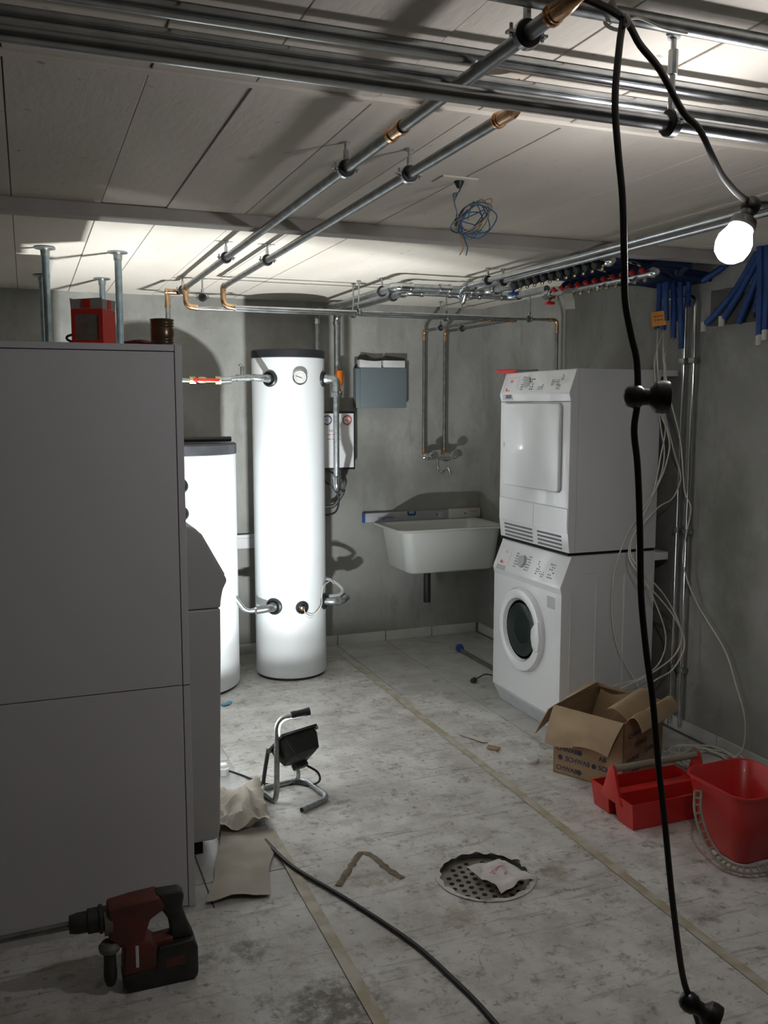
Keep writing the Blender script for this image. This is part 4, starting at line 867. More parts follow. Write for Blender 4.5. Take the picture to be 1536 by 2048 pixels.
t = thing('washing_machine', 'white front-loading washing machine with round porthole', 'washing machine', (2.46, 3.75, 0))
prof = [(2.70, 0.0), (2.70, 0.851), (2.250, 0.851), (2.244, 0.846), (2.234, 0.822), (2.192, 0.716), (2.190, 0.705), (2.197, 0.676), (2.197, 0.10), (2.204, 0.088), (2.246, 0.005), (2.25, 0.0)]
b = NB(); prism(b, prof, WY0, WY1, XZ, 0.0025, 2)
hs = part('housing', b, 'white_enamel', t)
part('kick_plate', box(NB(), -0.0015, 0.001, WY0 + .004, WY1 - .004, -0.090, 0.0, M=Matrix.Translation((2.2045, 0, 0.087)) @ Matrix.Rotation(math.radians(-26.5), 4, 'Y')), 'kick_grey', t)
part('rear_ledge', box(NB(), 2.70, 2.775, WY0 + .001, WY1 - .001, 0.805, 0.842, .002), 'white_enamel', t)
for x0, x1, z0, z1 in ((2.335, 2.382, 0.24, 0.765), (2.49, 2.535, 0.2, 0.755)):
    part('side_rib', box(NB(), x1 - .004, x1, WY0 - 0.003, WY0 + .002, z0, z1, .0015, 1), 'white_enamel', t)
    part('side_rib', box(NB(), x0 - .03, x1, WY0 - 0.0015, WY0 + .002, z1, z1 + 0.004, .001, 1), 'white_enamel', t)
part('side_rib', box(NB(), 2.245, 2.248, WY0 - 0.0015, WY0 + .002, 0.16, 0.68, .001, 1), 'white_enamel', t)
DC = (2.197, 3.772, 0.446)
M = Matrix(((0, 0, -1, DC[0]), (-1, 0, 0, DC[1]), (0, 1, 0, DC[2]), (0, 0, 0, 1)))
b = NB(); lathe(b, [(0.205, -0.004), (0.205, 0.012), (0.196, 0.026), (0.175, 0.032), (0.155, 0.026), (0.143, 0.008), (0.143, -0.004), (0.205, -0.004)], M, 56)
pd = part('porthole_door', b, 'white_enamel', t)
b = NB(); lathe(b, [(0.142, 0.010), (0.142, 0.004), (0.128, 0.004), (0.128, 0.010), (0.142, 0.010)], M, 48); part('door_seal', b, 'grey_plastic', pd)
b = NB(); lathe(b, [(0.13, 0.012), (0.10, 0.02), (0.05, 0.004), (0.0, 0.0)], M, 40); part('glass', b, 'porthole_glass', pd)
b = NB(); lathe(b, [(0.142, 0.0005), (0, 0.0005), (0, -.001), (0.142, -.001)], M, 40); part('drum', b, 'iron_pipe', pd)
b = NB(); lathe(b, [(0.085, 0.0015), (0.075, 0.008), (0.07, 0.0015)], M @ Matrix.Translation((-0.03, 0, 0)), 32); part('drum_ring', b, 'chrome', pd)
b = NB(); prism(b, [(0.185, 0.075), (0.15, 0.06), (0.125, 0.03), (0.122, -0.01), (0.135, -0.05), (0.16, -0.075), (0.19, -0.06), (0.2, 0.0)], 0.012, 0.033, M, 0.005, 2); part('door_grip', b, 'white_enamel', pd)
FW = (0.042, 0, 0.106)
spec = [('red_print', 'mark_red', dots(0.075, 0.10, 0.078, 0.094, 3, 2, .8, .7) + [(0.055, 0.075, 0.02, 0.036), (0.07, 0.095, 0.024, 0.028)]),
        ('dark_print', 'mark_dark', dots(0.185, 0.225, 0.02, 0.10, 3, 6) + dots(0.29, 0.33, 0.02, 0.10, 3, 6) + dots(0.395, 0.425, 0.02, 0.09, 2, 6) + dots(0.43, 0.47, 0.015, 0.045, 3, 3) + dots(0.50, 0.55, 0.02, 0.095, 3, 6)),
        ('outline', 'panel_grey', [(0.03, 0.13, 0.105, 0.1058), (0.13, 0.1308, 0.015, 0.105), (0.03, 0.0308, 0.015, 0.105)]),
        ('handle_recess', 'panel_grey', [(0.035, 0.12, -0.012, 0.012)])]
M = panel_marks(t, (2.1925, WY1, 0.716), (0, -1, 0), FW, spec)
b = NB(); lathe(b, [(0.031, 0), (0.028, 0.012), (0.0, 0.013)], M @ Matrix.Translation((0.258, 0.058, 0)), 24); part('dial', b, 'panel_grey', t)
b = NB(); box(b, 2.1965, 2.1975, WY0 + 0.05, WY0 + 0.12, 0.60, 0.655); part('sticker', b, 'kick_grey', t)
t = thing('screwdriver', 'red-handled screwdriver lying on top of the tumble dryer', 'screwdriver', (2.30, 4.02, 1.684))
d = Vector((0.14, -0.28, 0)).normalized(); p0 = Vector((2.215, 4.105, 1.6935))
part('handle', tube(NB(), [p0 + d * (0.012 * k) for k in range(11)], 0.0095, 10, rf=lambda i: (0.8, 1, .95, .9, .92, 1, 1, .95, .85, .7, .6)[i]), 'red_plastic', t)
part('shaft', tube(NB(), [p0 + d * 0.115, p0 + d * 0.24], 0.004, 8), 'mark_dark', t)

# ================================================================ CARDBOARD BOX
bo = Vector((1.985, 3.14, 0.005)); u = Vector((0.473, -0.881, 0)); w = Vector((0.815, 0.58, 0)).normalized()
w = (w - u * w.dot(u)).normalized(); BW, BD, BH = 0.31, 0.37, 0.285
t = thing('cardboard_box', 'open printed cardboard box with drooping flaps beside the washing machine', 'box', bo)
def slab(name, q, th, m, parent, label=None):
    """four corners, thickness along the face normal"""
    q = [Vector(p) for p in q]; n_ = (q[1] - q[0]).cross(q[3] - q[0]).normalized() * th
    b = NB(); v = [b.verts.new(p) for p in q] + [b.verts.new(p - n_) for p in q]
    for f in ((0, 1, 2, 3), (7, 6, 5, 4), (0, 4, 5, 1), (1, 5, 6, 2), (2, 6, 7, 3), (3, 7, 4, 0)): b.faces.new([v[i] for i in f])
    return part(name, b, m, parent, label, smooth=0)
Z = Vector((0, 0, 1)); O = bo
slab('front_wall', [O, O + u * BW, O + u * BW + Z * BH * .97, O + Z * BH], 0.005, 'cardboard', t)
slab('left_wall', [O + w * BD, O, O + Z * BH, O + w * BD + Z * BH * 1.04], 0.005, 'cardboard', t)
slab('right_wall', [O + u * BW, O + u * BW + w * BD, O + u * BW + w * BD + Z * BH * .98, O + u * BW + Z * BH * .97], 0.005, 'cardboard', t)
slab('rear_wall', [O + u * BW + w * BD, O + w * BD, O + w * BD + Z * BH * 1.04, O + u * BW + w * BD + Z * BH * .98], 0.005, 'cardboard', t)
slab('bottom', [O, O + w * BD, O + w * BD + u * BW, O + u * BW], 0.004, 'cardboard_inside', t)
slab('inner_lining', [O + u * .007 + w * .365 + Z * .01, O + u * (BW - .007) + w * .365 + Z * .01, O + u * (BW - .007) + w * .365 + Z * BH * .95, O + u * .007 + w * .365 + Z * BH * .99], 0.002, 'cardboard_inside', t)
n0 = -w
# front flap folded down over the front
def grid_sheet(fn, nu, nv, th, thick_dir):
    b = NB(); V = [[b.verts.new(fn(i / nu, j / nv)) for i in range(nu + 1)] for j in range(nv + 1)]
    for j in range(nv):
        for i in range(nu): b.faces.new((V[j][i], V[j][i + 1], V[j + 1][i + 1], V[j + 1][i]))
    r = bmesh.ops.extrude_face_region(b, geom=b.faces[:])
    for g in r['geom']:
        if isinstance(g, bmesh.types.BMVert): g.co += Vector(thick_dir) * th
    return b
def flapf(a, c):
    base = O + u * (a * BW) + Z * (BH * (1 - .03 * a) + 0.004)
    return base + n0 * (0.006 + 0.045 * c + 0.012 * math.sin(c * 3) + 0.006 * noise.noise(Vector((a * 4, c * 3, 1)))) - Z * (0.138 * c * (1 + 0.12 * math.sin(a * 5 + 1))) + u * (-0.012 * c + (0.0 if a < .5 else -0.03 * c))
part('flap', grid_sheet(flapf, 12, 8, 0.004, -n0), 'cardboard_light', t)
def flapl(a, c):
    base = O + w * (BD * a) + Z * (BH * (1 + .04 * a) + 0.003)
    dn = 0.055 * c + (0.10 * max(0, c - .35) if a < .45 else 0.0)
    return base - u * ((0.03 + 0.035 * (1 - a)) * c) - Z * (dn * (1.05 - a)) + n0 * (0.05 * c * (1 - a))
part('flap', grid_sheet(flapl, 8, 6, 0.004, u), 'cardboard_light', t)
def flapr(a, c):
    base = O + u * BW + w * (BD * (0.06 + 0.94 * a)) + Z * (BH * .975 + 0.004)
    return base + u * (0.075 * c) + Z * (0.045 * math.sin(c * PI * .9) - 0.035 * c + 0.008 * noise.noise(Vector((a * 3, c * 3, 4)))) + n0 * (0.02 * c)
part('flap', grid_sheet(flapr, 10, 8, 0.004, (0, 0, -1)), 'cardboard_light', t)
def flapin(a, c):
    base = O + u * (BW - 0.004) + w * (BD * (0.10 + 0.75 * a)) + Z * (BH * .985)
    return base - u * (0.085 * c) + Z * (0.055 * math.sin(c * 2.2) * (0.7 + .3 * a)) + n0 * 0.01 * c
part('paper_lining', grid_sheet(flapin, 8, 8, 0.0025, (0, 0, -1)), 'cardboard_light', t)
def flapb(a, c):
    base = O + w * (BD - .012) + u * (BW * (.1 + .7 * a)) + Z * (BH * 0.98)
    return base + n0 * (0.10 * c + .01) - Z * (0.13 * c + 0.015 * math.sin(a * 6))
part('flap', grid_sheet(flapb, 8, 5, 0.003, (0, 0, -1)), 'cardboard_inside', t)
# printing on the front and right side
FMx = Matrix(((u.x, 0, n0.x, O.x), (u.y, 0, n0.y, O.y), (0, 1, 0, O.z), (0, 0, 0, 1)))
rows = [(0.012, 0.018, 'CHWAB'), (0.055, 0.062, 'SCHWAB'), (0.012, 0.100, 'CHWAB'), (0.055, 0.145, 'SCHWAB'), (0.205, 0.062, 'SCHW'), (0.205, 0.10, 'AB'), (0.205, 0.018, 'AB')]
for (xx, zz, s) in rows:
    part('lettering', text_bm(s, 0.027, FMx @ Matrix.Translation((xx, zz, 0.0002)), 0.0004, bold=0.0007), 'carton_print', t, smooth=0)
b = NB()
for (xx, zz) in ((0.032, 0.071), (0.12, 0.027), (0.12, 0.109), (0.185, 0.07), (0.26, 0.027)):
    ring_M = FMx @ Matrix.Translation((xx, zz, 0.0003)); lathe(b, [(0.006, 0), (0.011, 0), (0.011, 0.0004), (0.006, 0.0004), (0.006, 0)], ring_M, 16)
part('round_mark', b, 'carton_print', t)
rs = O + u * BW
FMr = Matrix(((w.x, 0, u.x, rs.x), (w.y, 0, u.y, rs.y), (0, 1, 0, rs.z), (0, 0, 0, 1)))
for (xx, zz, s) in ((0.04, 0.20, 'SCHWAB'), (0.10, 0.15, 'SCHWAB'), (0.03, 0.10, 'SCHWAB'), (0.2, 0.10, 'SCHWAB'), (0.08, 0.045, 'SCHWAB')):
    part('lettering', text_bm(s, 0.027, FMr @ Matrix.Translation((xx, zz, 0.0002)), 0.0004, bold=0.0007), 'carton_print', t, smooth=0)

# ================================================================ RED TOOL CARRIER
t = thing('tool_carrier', 'red plastic tool carrier with a grey grip between bucket and box', 'tool carrier', (2.15, 2.69, 0.004))
TX0, TX1 = 1.955, 2.345
def tray(y0, y1):
    h = 0.102; x0, x1 = TX0, TX1; z0 = .005; th = .005; f = .012
    L0 = [(x0 + f, y0 + f * .6), (x1 - f, y0 + f * .6), (x1 - f, y1 - f * .6), (x0 + f, y1 - f * .6)]
    L1 = [(x0, y0), (x1, y0), (x1, y1), (x0, y1)]; L2 = [(x0 + th, y0 + th), (x1 - th, y0 + th), (x1 - th, y1 - th), (x0 + th, y1 - th)]
    L3 = [(x0 + f + th, y0 + f * .6 + th), (x1 - f - th, y0 + f * .6 + th), (x1 - f - th, y1 - f * .6 - th), (x0 + f + th, y1 - f * .6 - th)]
    return loft(NB(), [[(p[0], p[1], z) for p in L] for L, z in ((L0, z0), (L1, h), (L2, h), (L3, z0 + .006))])
part('tray', tray(2.568, 2.678), 'red_plastic', t); part('tray', tray(2.714, 2.824), 'red_plastic', t)
part('rim', box(NB(), TX0 + .01, TX1 - .01, 2.676, 2.716, 0.088, 0.101, .003), 'red_plastic', t)
for x in (TX0 - 0.002, TX1 - 0.006):
    b = NB(); prism(b, [(2.63, 0.07), (2.762, 0.07), (2.735, 0.13), (2.715, 0.188), (2.703, 0.205), (2.689, 0.205), (2.677, 0.188), (2.657, 0.13)], x, x + 0.012, Matrix(((0, 0, 1, 0), (1, 0, 0, 0), (0, 1, 0, 0), (0, 0, 0, 1))), .003, 2)
    part('end_bracket', b, 'red_plastic', t)
part('grip', cyl(NB(), (TX0 + .008, 2.696, 0.190), (TX1 - .004, 2.696, 0.190), 0.0125, 16), 'strap_grey', t, 'grey grip bar')
GT = 'small tools in the red carrier'
for (a, c, r, m, lab) in (((1.99, 2.62, .052), (2.12, 2.60, .050), .010, 'tool_yellow', 'yellow tool handle in the front tray of the red carrier'), ((2.18, 2.62, .06), (2.29, 2.63, .07), .011, 'tool_yellow', 'yellow tool handle lying on the grey tool in the red carrier'),
                     ((2.08, 2.64, .035), (2.31, 2.61, .035), .012, 'grey_plastic', 'grey metal tool in the front tray of the red carrier'), ((1.99, 2.76, .03), (2.2, 2.78, .03), .014, 'blue_plastic', 'blue tool handle in the rear tray of the red carrier'), ((2.1, 2.75, .02), (2.3, 2.77, .05), .010, 'black_rubber', 'black tool handle in the rear tray of the red carrier')):
    a = Vector(a); c = Vector(c)
    solo('hand_tool', tube(NB(), [a.lerp(c, k / 6) for k in range(7)], r, 10, rf=lambda i: (.7, 1, .95, .8, .6, .45, .4)[i]), m, lab, 'tool', GT)
# ================================================================ RED BUCKET
bc = Vector((2.235, 2.335, 0.004)); 
t = thing('bucket', 'red plastic square bucket with a grey perforated bail handle', 'bucket', bc)
def rr_loop(h, r, z, rot=A(2)):
    return [tuple(bc + Matrix.Rotation(rot, 3, 'Z') @ Vector((p[0], p[1], z))) for p in rrect(0, 0, h, h, r, 7)]
b = loft(NB(), [rr_loop(.090, .035, .0), rr_loop(.098, .04, .006), rr_loop(.142, .06, .242), rr_loop(.150, .064, .246), rr_loop(.150, .064, .252), rr_loop(.144, .06, .254), rr_loop(.138, .057, .25), rr_loop(.095, .038, .012), rr_loop(.09, .035, .010)])
part('shell', b, 'red_plastic', t, smooth=50)
# bail lying down over the front
P = spline([bc + Vector(p) for p in ((-.145, .055, .205), (-.165, .03, .15), (-.172, -.015, .085), (-.172, -.075, .042), (-.165, -.125, .030), (-.13, -.165, .025), (-.06, -.180, .030), (.02, -.178, .05), (.09, -.168, .10), (.135, -.15, .16), (.152, -.11, .205))], 8)
b = NB(); upv = Vector((-0.35, -0.45, 0.82)).normalized(); rails = []
for s in (-1, 1):
    off = []
    for i, p in enumerate(P):
        dvec = (P[min(i + 1, len(P) - 1)] - P[max(i - 1, 0)]).normalized(); sd = dvec.cross(upv).normalized(); off.append(p + sd * s * 0.0105)
    rails.append(off); tube(b, off, 0.0048, 6)
for i in range(0, len(P), 3): tube(b, [rails[0][i], rails[1][i]], 0.0046, 6)
part('bail_handle', b, 'strap_grey', t, 'grey perforated bail handle')

# ================================================================ FLOOR DRAIN
t = thing('floor_drain', 'round perforated steel drain cover sunk in the floor', 'drain', (*DR, -0.03))
pl = part('cover', lathe(NB(), [(0, -0.026), (DRR - .004, -0.026), (DRR - .004, -0.014), (0, -0.014)], Matrix.Translation((*DR, 0)), 48), 'drain_steel', t)
part('collar', lathe(NB(), [(DRR - .0005, -0.035), (DRR - .0005, 0.0), (DRR - .004, 0.0), (DRR - .004, -0.035), (DRR - .0005, -0.035)], Matrix.Translation((*DR, 0)), 48), 'plaster_dark', t)
b = NB(); n_ = 72; R0 = []; R1 = []
for k in range(n_):
    a = 2 * PI * k / n_; rag = 0.005 + 0.009 * noise.noise(Vector((math.cos(a) * 6, math.sin(a) * 6, 2))) + 0.006 * noise.noise(Vector((math.cos(a) * 25, math.sin(a) * 25, 5)))
    R0.append(b.verts.new((DR[0] + (DRR + 0.012) * math.cos(a), DR[1] + (DRR + 0.012) * math.sin(a), 0.0075 + 0.002 * noise.noise(Vector((k * .7, 1, 1))))))
    R1.append(b.verts.new((DR[0] + (DRR - rag) * math.cos(a), DR[1] + (DRR - rag) * math.sin(a), 0.006 + 0.010 * noise.noise(Vector((k * .45, 4, 1))))))
for k in range(n_): b.faces.new((R0[k], R0[(k + 1) % n_], R1[(k + 1) % n_], R1[k]))
r_ = bmesh.ops.extrude_face_region(b, geom=b.faces[:])
for g in r_['geom']:
    if isinstance(g, bmesh.types.BMVert): g.co.z -= 0.001
part('torn_sheet_edge', b, 'sheet', t)
hm = fin(lathe(NB(), [(0, -0.0145), (0.0085, -0.0145), (0.0085, -0.0132), (0, -0.0132)], None, 14), 'drain_hole'); hm.materials.append(MAT['dark_hole'])
for i in range(-4, 5):
    for j in range(-4, 5):
        x = 0.032 * i + (0.016 if j % 2 else 0); y = 0.0285 * j
        if math.hypot(x, y) < DRR - 0.022:
            o = bpy.data.objects.new('drain_hole', hm); C.objects.link(o); o.parent = t
            q = Matrix.Rotation(A(20), 3, 'Z') @ Vector((x, y, 0)); o.location = (q.x, q.y, 0.03)
def crumple(x0, y0, sx, sy, rot, amp, base, m, name, label, cat, nseg=14, seed=1, freq=9):
    b = NB(); V = []
    for j in range(nseg + 1):
        row = []
        for i in range(nseg + 1):
            a = (i / nseg - .5); c = (j / nseg - .5)
            ex = 1 + 0.18 * noise.noise(Vector((a * 3, c * 3, seed)))
            p = Matrix.Rotation(rot, 3, 'Z') @ Vector((a * sx * ex, c * sy * ex, 0))
            hh = abs(noise.noise(Vector((p.x * freq, p.y * freq, seed * 3.1)))) * 1.4 + 0.5 * abs(noise.noise(Vector((p.x * freq * 2.3, p.y * freq * 2.3, seed))))
            row.append(b.verts.new((x0 + p.x, y0 + p.y, base + amp * hh)))
        V.append(row)
    for j in range(nseg):
        for i in range(nseg): b.faces.new((V[j][i], V[j][i + 1], V[j + 1][i + 1], V[j + 1][i]))
    r = bmesh.ops.extrude_face_region(b, geom=b.faces[:])
    for g in r['geom']:
        if isinstance(g, bmesh.types.BMVert): g.co.z -= 0.0012
    return solo(name, b, m, label, cat, smooth=28)
cr = crumple(1.372, 2.472, 0.135, 0.165, A(12), 0.020, 0.004, 'tissue', 'crumpled_tissue', 'crumpled whitish tissue with red marks on the drain cover', 'tissue', seed=9, freq=11)
for (x, y, sx, sy, rz) in ((1.365, 2.497, .05, .008, .3), (1.352, 2.478, .012, .02, .2), (1.392, 2.47, .028, .010, .8), (1.385, 2.505, .03, .006, -.1)):
    bm = NB(); n_ = 6; V = []
    bm2 = bmesh.new(); bm2.from_mesh(cr.data); from mathutils.bvhtree import BVHTree
    tr_ = BVHTree.FromBMesh(bm2); bm2.free(); ok = True
    for j in range(3):
        row = []
        for i in range(n_ + 1):
            p = Vector((x, y, 0)) + Matrix.Rotation(rz, 3, 'Z') @ Vector(((i / n_ - .5) * sx, (j / 2 - .5) * sy * (1 - abs(i / n_ - .5)), 0))
            h_ = tr_.ray_cast(p + Vector((0, 0, .3)) - cr.location, Vector((0, 0, -1)))[0]
            z_ = (h_.z + cr.location.z) if h_ else 0.01
            row.append(bm.verts.new((p.x, p.y, z_ + 0.0007)))
        V.append(row)
    for j in range(2):
        for i in range(n_): bm.faces.new((V[j][i], V[j][i + 1], V[j + 1][i + 1], V[j + 1][i]))
    part('red_mark', bm, 'red_stain', cr)

# ================================================================ FLOODLIGHT ON ITS STAND
t = thing('work_floodlight', 'black halogen floodlight on a bent steel tube stand', 'work light', (0.9, 3.28, 0.004))
P = fil([(0.899, 3.147, .016), (1.028, 3.215, .016), (0.985, 3.425, .016), (0.79, 3.39, .016), (0.826, 3.262, .016), (0.833, 3.262, 0.05), (0.838, 3.262, 0.34), (0.965, 3.262, 0.352)], 0.045, 8)
part('tube_stand', tube(NB(), P, 0.011, 14), 'galvanised', t)
part('end_plug', cyl(NB(), (0.8995, 3.1473, .016), (0.8975, 3.146, .016), 0.009, 12), 'dark_hole', t)
part('grip', tube(NB(), [Vector((0.893, 3.262, 0.3462)).lerp(Vector((0.967, 3.262, 0.3525)), k / 6) for k in range(7)], 0.0145, 14, rf=lambda i: (.95, 1.02, .95, .98, 1, 1.08, 1.15)[i]), 'black_rubber', t)
part('brace', tube(NB(), fil([(0.812, 3.40, .02), (0.815, 3.37, .10), (0.82, 3.33, .2)], .02), 0.008, 10), 'lamp_black', t)
nh = Vector((-0.38, 0.925, 0)).normalized(); Nn = (nh + Vector((0, 0, 1))).normalized(); Tt = Vector((0.925, 0.38, 0)).normalized(); Dn = (nh - Vector((0, 0, 1))).normalized()
rc = Vector((0.912, 3.305, 0.232))
LM = Matrix(((Tt.x, -Dn.x, Nn.x, rc.x), (Tt.y, -Dn.y, Nn.y, rc.y), (Tt.z, -Dn.z, Nn.z, rc.z), (0, 0, 0, 1)))   # x right, y up, z forward
def lrect(hx, hy, z): return [tuple(LM @ Vector((p[0], p[1], z))) for p in rrect(0, 0, hx, hy, 0.008, 3)]
b = loft(NB(), [lrect(.034, .026, -.088), lrect(.062, .048, -.075), lrect(.078, .058, -.02), lrect(.078, .058, 0), lrect(.088, .068, 0), lrect(.088, .068, .010), lrect(.072, .052, .010), lrect(.070, .050, -.03), lrect(.05, .035, -.062)])
part('lamp_housing', b, 'lamp_black', t)
b = loft(NB(), [lrect(.0715, .0515, .008), lrect(.0695, .0495, -.03), lrect(.0495, .0345, -.0615)], False, True); part('reflector', b, 'reflector', t)
b = NB(); box(b, -.071, .071, -.051, .051, .0065, .0078, M=LM); part('front_glass', b, 'clear_glass', t)
b = NB(); tube(b, [LM @ Vector((-.04, 0, -.045)), LM @ Vector((.04, 0, -.045))], .005, 10); part('halogen_tube', b, 'connector_white', t)
b = NB(); box(b, -.03, .03, -.05, -.02, -.105, -.08, .004, M=LM); part('connection_box', b, 'lamp_black', t)
b = NB(); lathe(b, [(.006, 0), (.006, .012), (0, .012)], LM @ frame((.08, .062, 0), (0, 0, -1)), 10); part('screw', b, 'chrome', t)
b = NB(); tube(b, fil([(0.93, 3.30, .10), (0.945, 3.35, .06), (0.955, 3.418, .018)], .02), .008, 10); tube(b, [LM @ Vector((-.01, -.04, -.075)), (0.93, 3.30, .10)], .008, 10); part('bracket', b, 'galvanised', t)
part('supply_cable', tube(NB(), spline([LM @ Vector((.02, -.03, -.10)), (1.0, 3.27, .10), (1.015, 3.30, .05), (0.99, 3.36, .012), (0.95, 3.40, .010), (0.85, 3.43, .010), (0.80, 3.50, .009), (0.765, 3.56, .010), (0.72, 3.60, .02)], 8), 0.0045, 8), 'black_rubber', t)
ld_ = bpy.data.lights.new('flood', 'AREA'); ld_.shape = 'RECTANGLE'; ld_.size = 0.10; ld_.size_y = 0.022; ld_.energy = FLOOD_W; ld_.color = (0.945, 0.985, 1.0); ld_.spread = math.radians(170)
lo = bpy.data.objects.new('flood_light', ld_); C.objects.link(lo)
zz = -Nn; lo.matrix_world = Matrix(((Tt.x, Dn.x * 1, zz.x, 0), (Tt.y, Dn.y, zz.y, 0), (Tt.z, Dn.z, zz.z, 0), (0, 0, 0, 1)))
lo.location = rc - Nn * 0.042
lo.parent = None

# ================================================================ THINGS ON THE FLOOR
b = NB(); lathe(b, [(0, 0), (0.022, 0), (0.024, 0.01), (0.024, 0.028), (0.018, 0.032), (0.018, 0.042), (0.014, 0.046), (0, 0.046)], Matrix.Translation((0.70, 3.62, 0.001)), 24)
solo('cable_socket', b, 'white_enamel', 'white round cable socket at the end of the floodlight cable', 'socket')
P = spline([(0.715, 2.97, .012), (0.735, 2.84, .012), (0.768, 2.719, .012), (0.861, 2.49, .012), (0.951, 2.231, .012), (0.988, 2.046, .012), (1.011, 1.85, .012), (1.02, 1.5, .012), (1.0, 1.0, .012)], 8)
solo('floor_cable', tube(NB(), P, 0.0065, 8), 'black_rubber', 'black cable snaking across the floor past the drain', 'cable')
crumple(0.615, 2.86, 0.185, 0.46, A(-16), 0.014, 0.006, 'brown_paper', 'paper_sheet', 'flat sheet of brownish paper on the floor beside the cabinet', 'paper', 18, 2, 6)
crumple(0.685, 3.23, 0.18, 0.34, A(-8), 0.085, 0.008, 'brown_paper', 'crumpled_paper', 'crumpled paper heap between boiler unit and floodlight', 'paper', 16, 7, 8)
def scrap(name, pts, z, m, label, cat, th=0.002, rise=0.006):
    b = NB(); prism(b, pts, z, z + th); 
    for v in b.verts: v.co.z += rise * abs(noise.noise(Vector((v.co.x * 40, v.co.y * 40, 1))))
    return solo(name, b, m, label, cat)
scrap('plastic_scrap', [(0.87, 4.46), (0.90, 4.475), (0.925, 4.505), (0.915, 4.53), (0.885, 4.50), (0.86, 4.49)], .007, 'light_blue', 'small light blue plastic scrap in front of the short tank', 'scrap')
scrap('cardboard_scrap', [(1.84, 3.46), (1.875, 3.42), (1.905, 3.45), (1.87, 3.50)], .007, 'cardboard', 'small brown cardboard scrap on the floor near the washing machine', 'scrap')
scrap('paper_scrap', [(1.805, 3.66), (1.86, 3.52), (1.885, 3.53), (1.86, 3.60), (1.84, 3.68)], .006, 'paper', 'small torn paper strip on the floor near the tape', 'scrap', rise=.012)
t = thing('drain_hose', 'grey hose with a blue end cap on the floor behind the washing machine', 'hose', (2.45, 4.7, 0))
part('hose', tube(NB(), spline([(2.449, 4.95, .018), (2.452, 4.75, .015), (2.455, 4.55, .015), (2.46, 4.30, .015), (2.5, 4.10, .02)], 6), 0.011, 10), 'iron_pipe', t)
part('end_cap', lathe(NB(), [(0, 0), (0.024, 0), (0.026, 0.012), (0.02, 0.03), (0, 0.03)], frame((2.449, 4.985, .026), (0, -1, 0)), 18), 'blue_plastic', t, 'blue end cap')
t = thing('power_plug', 'black plug on a short cable beside the washing machine', 'plug', (2.24, 4.39, 0))
part('plug_body', lathe(NB(), [(0, 0), (0.014, 0.002), (0.016, 0.02), (0.010, 0.038), (0.006, 0.045), (0, .045)], frame((2.225, 4.36, .016), (0.8, 0.5, 0)), 14), 'black_rubber', t)
part('cable', tube(NB(), spline([(2.262, 4.383, .016), (2.30, 4.42, .012), (2.34, 4.40, .03), (2.40, 4.30, .02), (2.45, 4.16, .02)], 6), 0.004, 8), 'black_rubber', t)
b = NB(); lathe(b, [(0, 0), (0.03, 0), (0.031, .01), (0.026, .016), (0, .014)], Matrix.Translation((1.955, 3.265, .004)), 20); solo('white_lid', b, 'paper', 'small pale lid on the floor beside the cardboard box', 'lid')

# ================================================================ HAMMER DRILL
DY = 2.33
t = thing('hammer_drill', 'red and black cordless hammer drill with long bit in front of the cabinet', 'drill', (0.25, DY, 0.004))
def px(poly, y0, y1, bev=.008): return prism(NB(), poly, y0, y1, XZ, bev, 3)
part('gear_housing', px([(0.140, 0.158), (0.140, 0.238), (0.20, 0.246), (0.268, 0.250), (0.285, 0.215), (0.245, 0.19), (0.232, 0.15), (0.225, 0.12), (0.165, 0.13)], DY - .034, DY + .034), 'drill_red', t)
part('motor_housing', px([(0.172, 0.05), (0.178, 0.135), (0.235, 0.14), (0.262, 0.118), (0.262, 0.05)], DY - .036, DY + .036), 'drill_red', t)
part('rear_handle', px([(0.26, 0.252), (0.325, 0.250), (0.336, 0.235), (0.330, 0.20), (0.345, 0.15), (0.36, 0.115), (0.30, 0.115), (0.298, 0.14), (0.293, 0.175), (0.272, 0.212)], DY - .022, DY + .022), 'drill_black', t)
part('handle_joint', px([(0.235, 0.125), (0.305, 0.13), (0.305, 0.10), (0.235, 0.10)], DY - .025, DY + .025), 'drill_red', t)
bt = part('battery', px([(0.172, 0.02), (0.185, 0.004), (0.36, 0.004), (0.366, 0.02), (0.366, 0.095), (0.352, 0.118), (0.262, 0.112), (0.255, 0.06), (0.172, 0.05)], DY - .04, DY + .04), 'drill_black', t)
part('battery_label', box(NB(), 0.28, 0.33, DY - .0412, DY - .0395, 0.055, 0.08, .0005, 1), 'drill_red', bt)
part('body_label', box(NB(), 0.205, 0.213, DY - .0368, DY - .0355, 0.07, 0.13, .0005, 1), 'connector_white', t)
b = NB(); lathe(b, [(0.030, 0), (0.030, 0.012), (0.036, 0.014), (0.036, 0.022), (0.031, 0.024), (0.031, 0.05), (0.026, 0.052), (0.026, 0.075), (0.022, 0.095), (0.008, 0.096)], frame((0.142, DY, 0.203), (-1, 0, 0)), 24)
part('chuck', b, 'drill_black', t)
part('drill_bit', tube(NB(), [(0.05, DY, 0.203), (-0.26, DY, 0.196)], 0.0095, 10), 'iron_pipe', t)
b = NB(); lathe(b, [(0.0, 0.0), (0.026, 0), (0.028, 0.012), (0.02, 0.022), (0, .022)], Matrix.Translation((0.142, DY - .02, 0.125)), 18); part('side_grip_collar', b, 'drill_grey', t)
b = tube(NB(), [(0.142, DY - .02, 0.03 + 0.0155 * k) for k in range(7)], 0.0165, 14, rf=lambda i: (.7, .98, 1.05, 1, .95, .95, .85)[i]); part('side_grip', b, 'drill_black', t)
b = NB(); ring(b, (0.142, DY, 0.195), (1, 0, 0), .037, .031, .02, 24); part('side_grip_clamp', b, 'drill_grey', t)

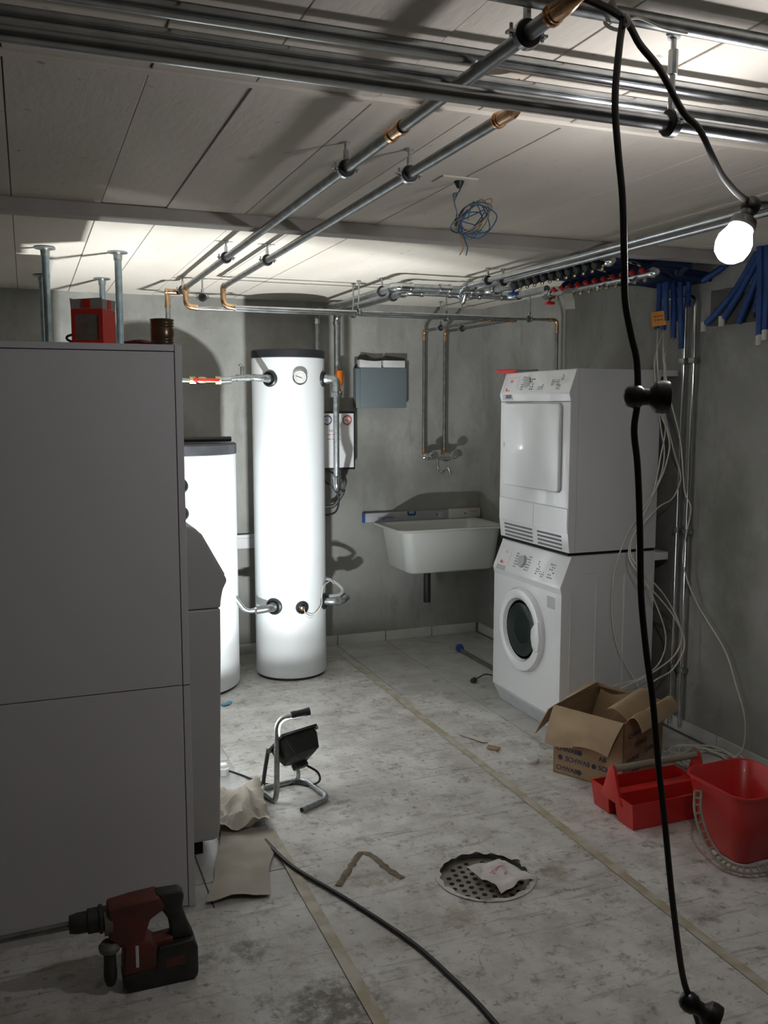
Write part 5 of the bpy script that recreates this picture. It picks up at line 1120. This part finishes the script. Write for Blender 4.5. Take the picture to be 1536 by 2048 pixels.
# ================================================================ LIGHT STRING
t = thing('light_string', 'black festoon light string with two empty sockets and one lit bulb', 'string light', (0.87, 1.20, ZC))
GY = 1.22
P = [(0.866, 1.222, 2.100), (0.859, GY, 2.06), (0.854, GY, 1.982), (0.862, GY, 1.91), (0.873, GY, 1.837), (0.879, GY, 1.75), (0.883, GY, 1.685), (0.897, GY, 1.63), (0.909, GY, 1.59), (0.913, GY, 1.53), (0.908, GY, 1.482), (0.916, GY, 1.43), (0.922, GY, 1.368), (0.928, GY, 1.28), (0.933, GY, 1.202), (0.947, GY, 1.11), (0.963, GY, 1.028), (0.980, GY, .91), (0.998, GY, .801), (1.02, GY, .66), (1.049, GY, .511), (1.074, GY, .447), (1.095, GY, .39), (1.13, GY, .25), (1.16, GY, .10), (1.22, 1.20, .02), (1.35, 1.1, .012)]
part('cable', tube(NB(), spline(P, 5), 0.005, 10, flat=(0.0032, 0.0062)), 'socket_black', t)
Q = [(0.74, 1.225, 2.128), (0.80, 1.225, 2.122), (0.866, 1.222, 2.102), (0.90, 1.225, 2.07), (0.943, 1.23, 2.040), (1.00, 1.245, 1.99), (1.049, 1.26, 1.969), (1.112, 1.30, 1.942), (1.205, 1.37, 1.926), (1.34, 1.455, 1.918), (1.45, 1.47, 1.93), (1.7, 1.45, 2.0), (2.0, 1.42, 2.08)]
part('cable', tube(NB(), spline(Q, 5), 0.005, 10, flat=(0.0032, 0.0066)), 'socket_black', t)
def socket(p, axis, lit=False):
    p = Vector(p); ax = Vector(axis).normalized(); M = frame(p, ax)
    b = NB(); lathe(b, [(0, -0.017), (0.010, -0.0155), (0.016, -0.010), (0.0190, 0.0), (0.0175, 0.010), (0.0135, 0.015), (0.0130, 0.024), (0.017, 0.028), (0.0245, 0.034), (0.0265, 0.044), (0.0255, 0.054), (0.0205, 0.056), (0.0185, 0.048), (0.016, 0.040), (0.0, 0.038)], M, 32)
    s = part('lamp_socket', b, 'socket_black', t)
    b = NB(); lathe(b, [(0, 0.040), (0.014, 0.040), (0.014, 0.043), (0, 0.043)], M, 20); part('contact', b, 'brass' if lit else 'mark_dark', s)
    return M
socket((0.905, GY, 1.535), (0.72, -0.35, -0.02)); socket((1.066, GY, 0.455), (0.55, -0.55, -0.35))
M = socket((1.342, 1.455, 1.911), (-0.42, -0.05, -0.75))
b = NB(); lathe(b, [(0.0, 0.034), (0.014, 0.036), (0.016, 0.048), (0.026, 0.062), (0.0335, 0.080), (0.034, 0.094), (0.030, 0.110), (0.020, 0.121), (0.0, 0.126)], M, 28)
part('bulb', b, 'bulb_glow', t, 'lit white bulb')
b = NB(); tube(b, spline([(0.868, 1.238, 2.112), (0.868, 1.256, 2.141), (0.870, 1.276, 2.118), (0.872, 1.245, 2.095), (0.868, 1.212, 2.090), (0.864, 1.210, 2.102), (0.868, 1.234, 2.110)], 6), 0.003, 8)
tube(b, spline([(0.870, 1.212, 2.098), (0.90, 1.225, 2.108), (0.95, 1.235, 2.105), (1.00, 1.24, 2.106)], 6), 0.002, 6)
solo('tie_string', b, 'string_white', 'pale string tying the black light cable to the pipe', 'string')
b = NB(); lathe(b, [(0, 0), (0.034, 0), (0.032, .0012), (0, .0016)], frame((0.97, 1.70, ZC - .0012), (0, 0, -1)), 20)
for v in b.verts: v.co.x = 0.97 + (v.co.x - 0.97) * 1.2; v.co.y += 0.10 * 0
part('knot_mark', b, 'knot_brown', ce)
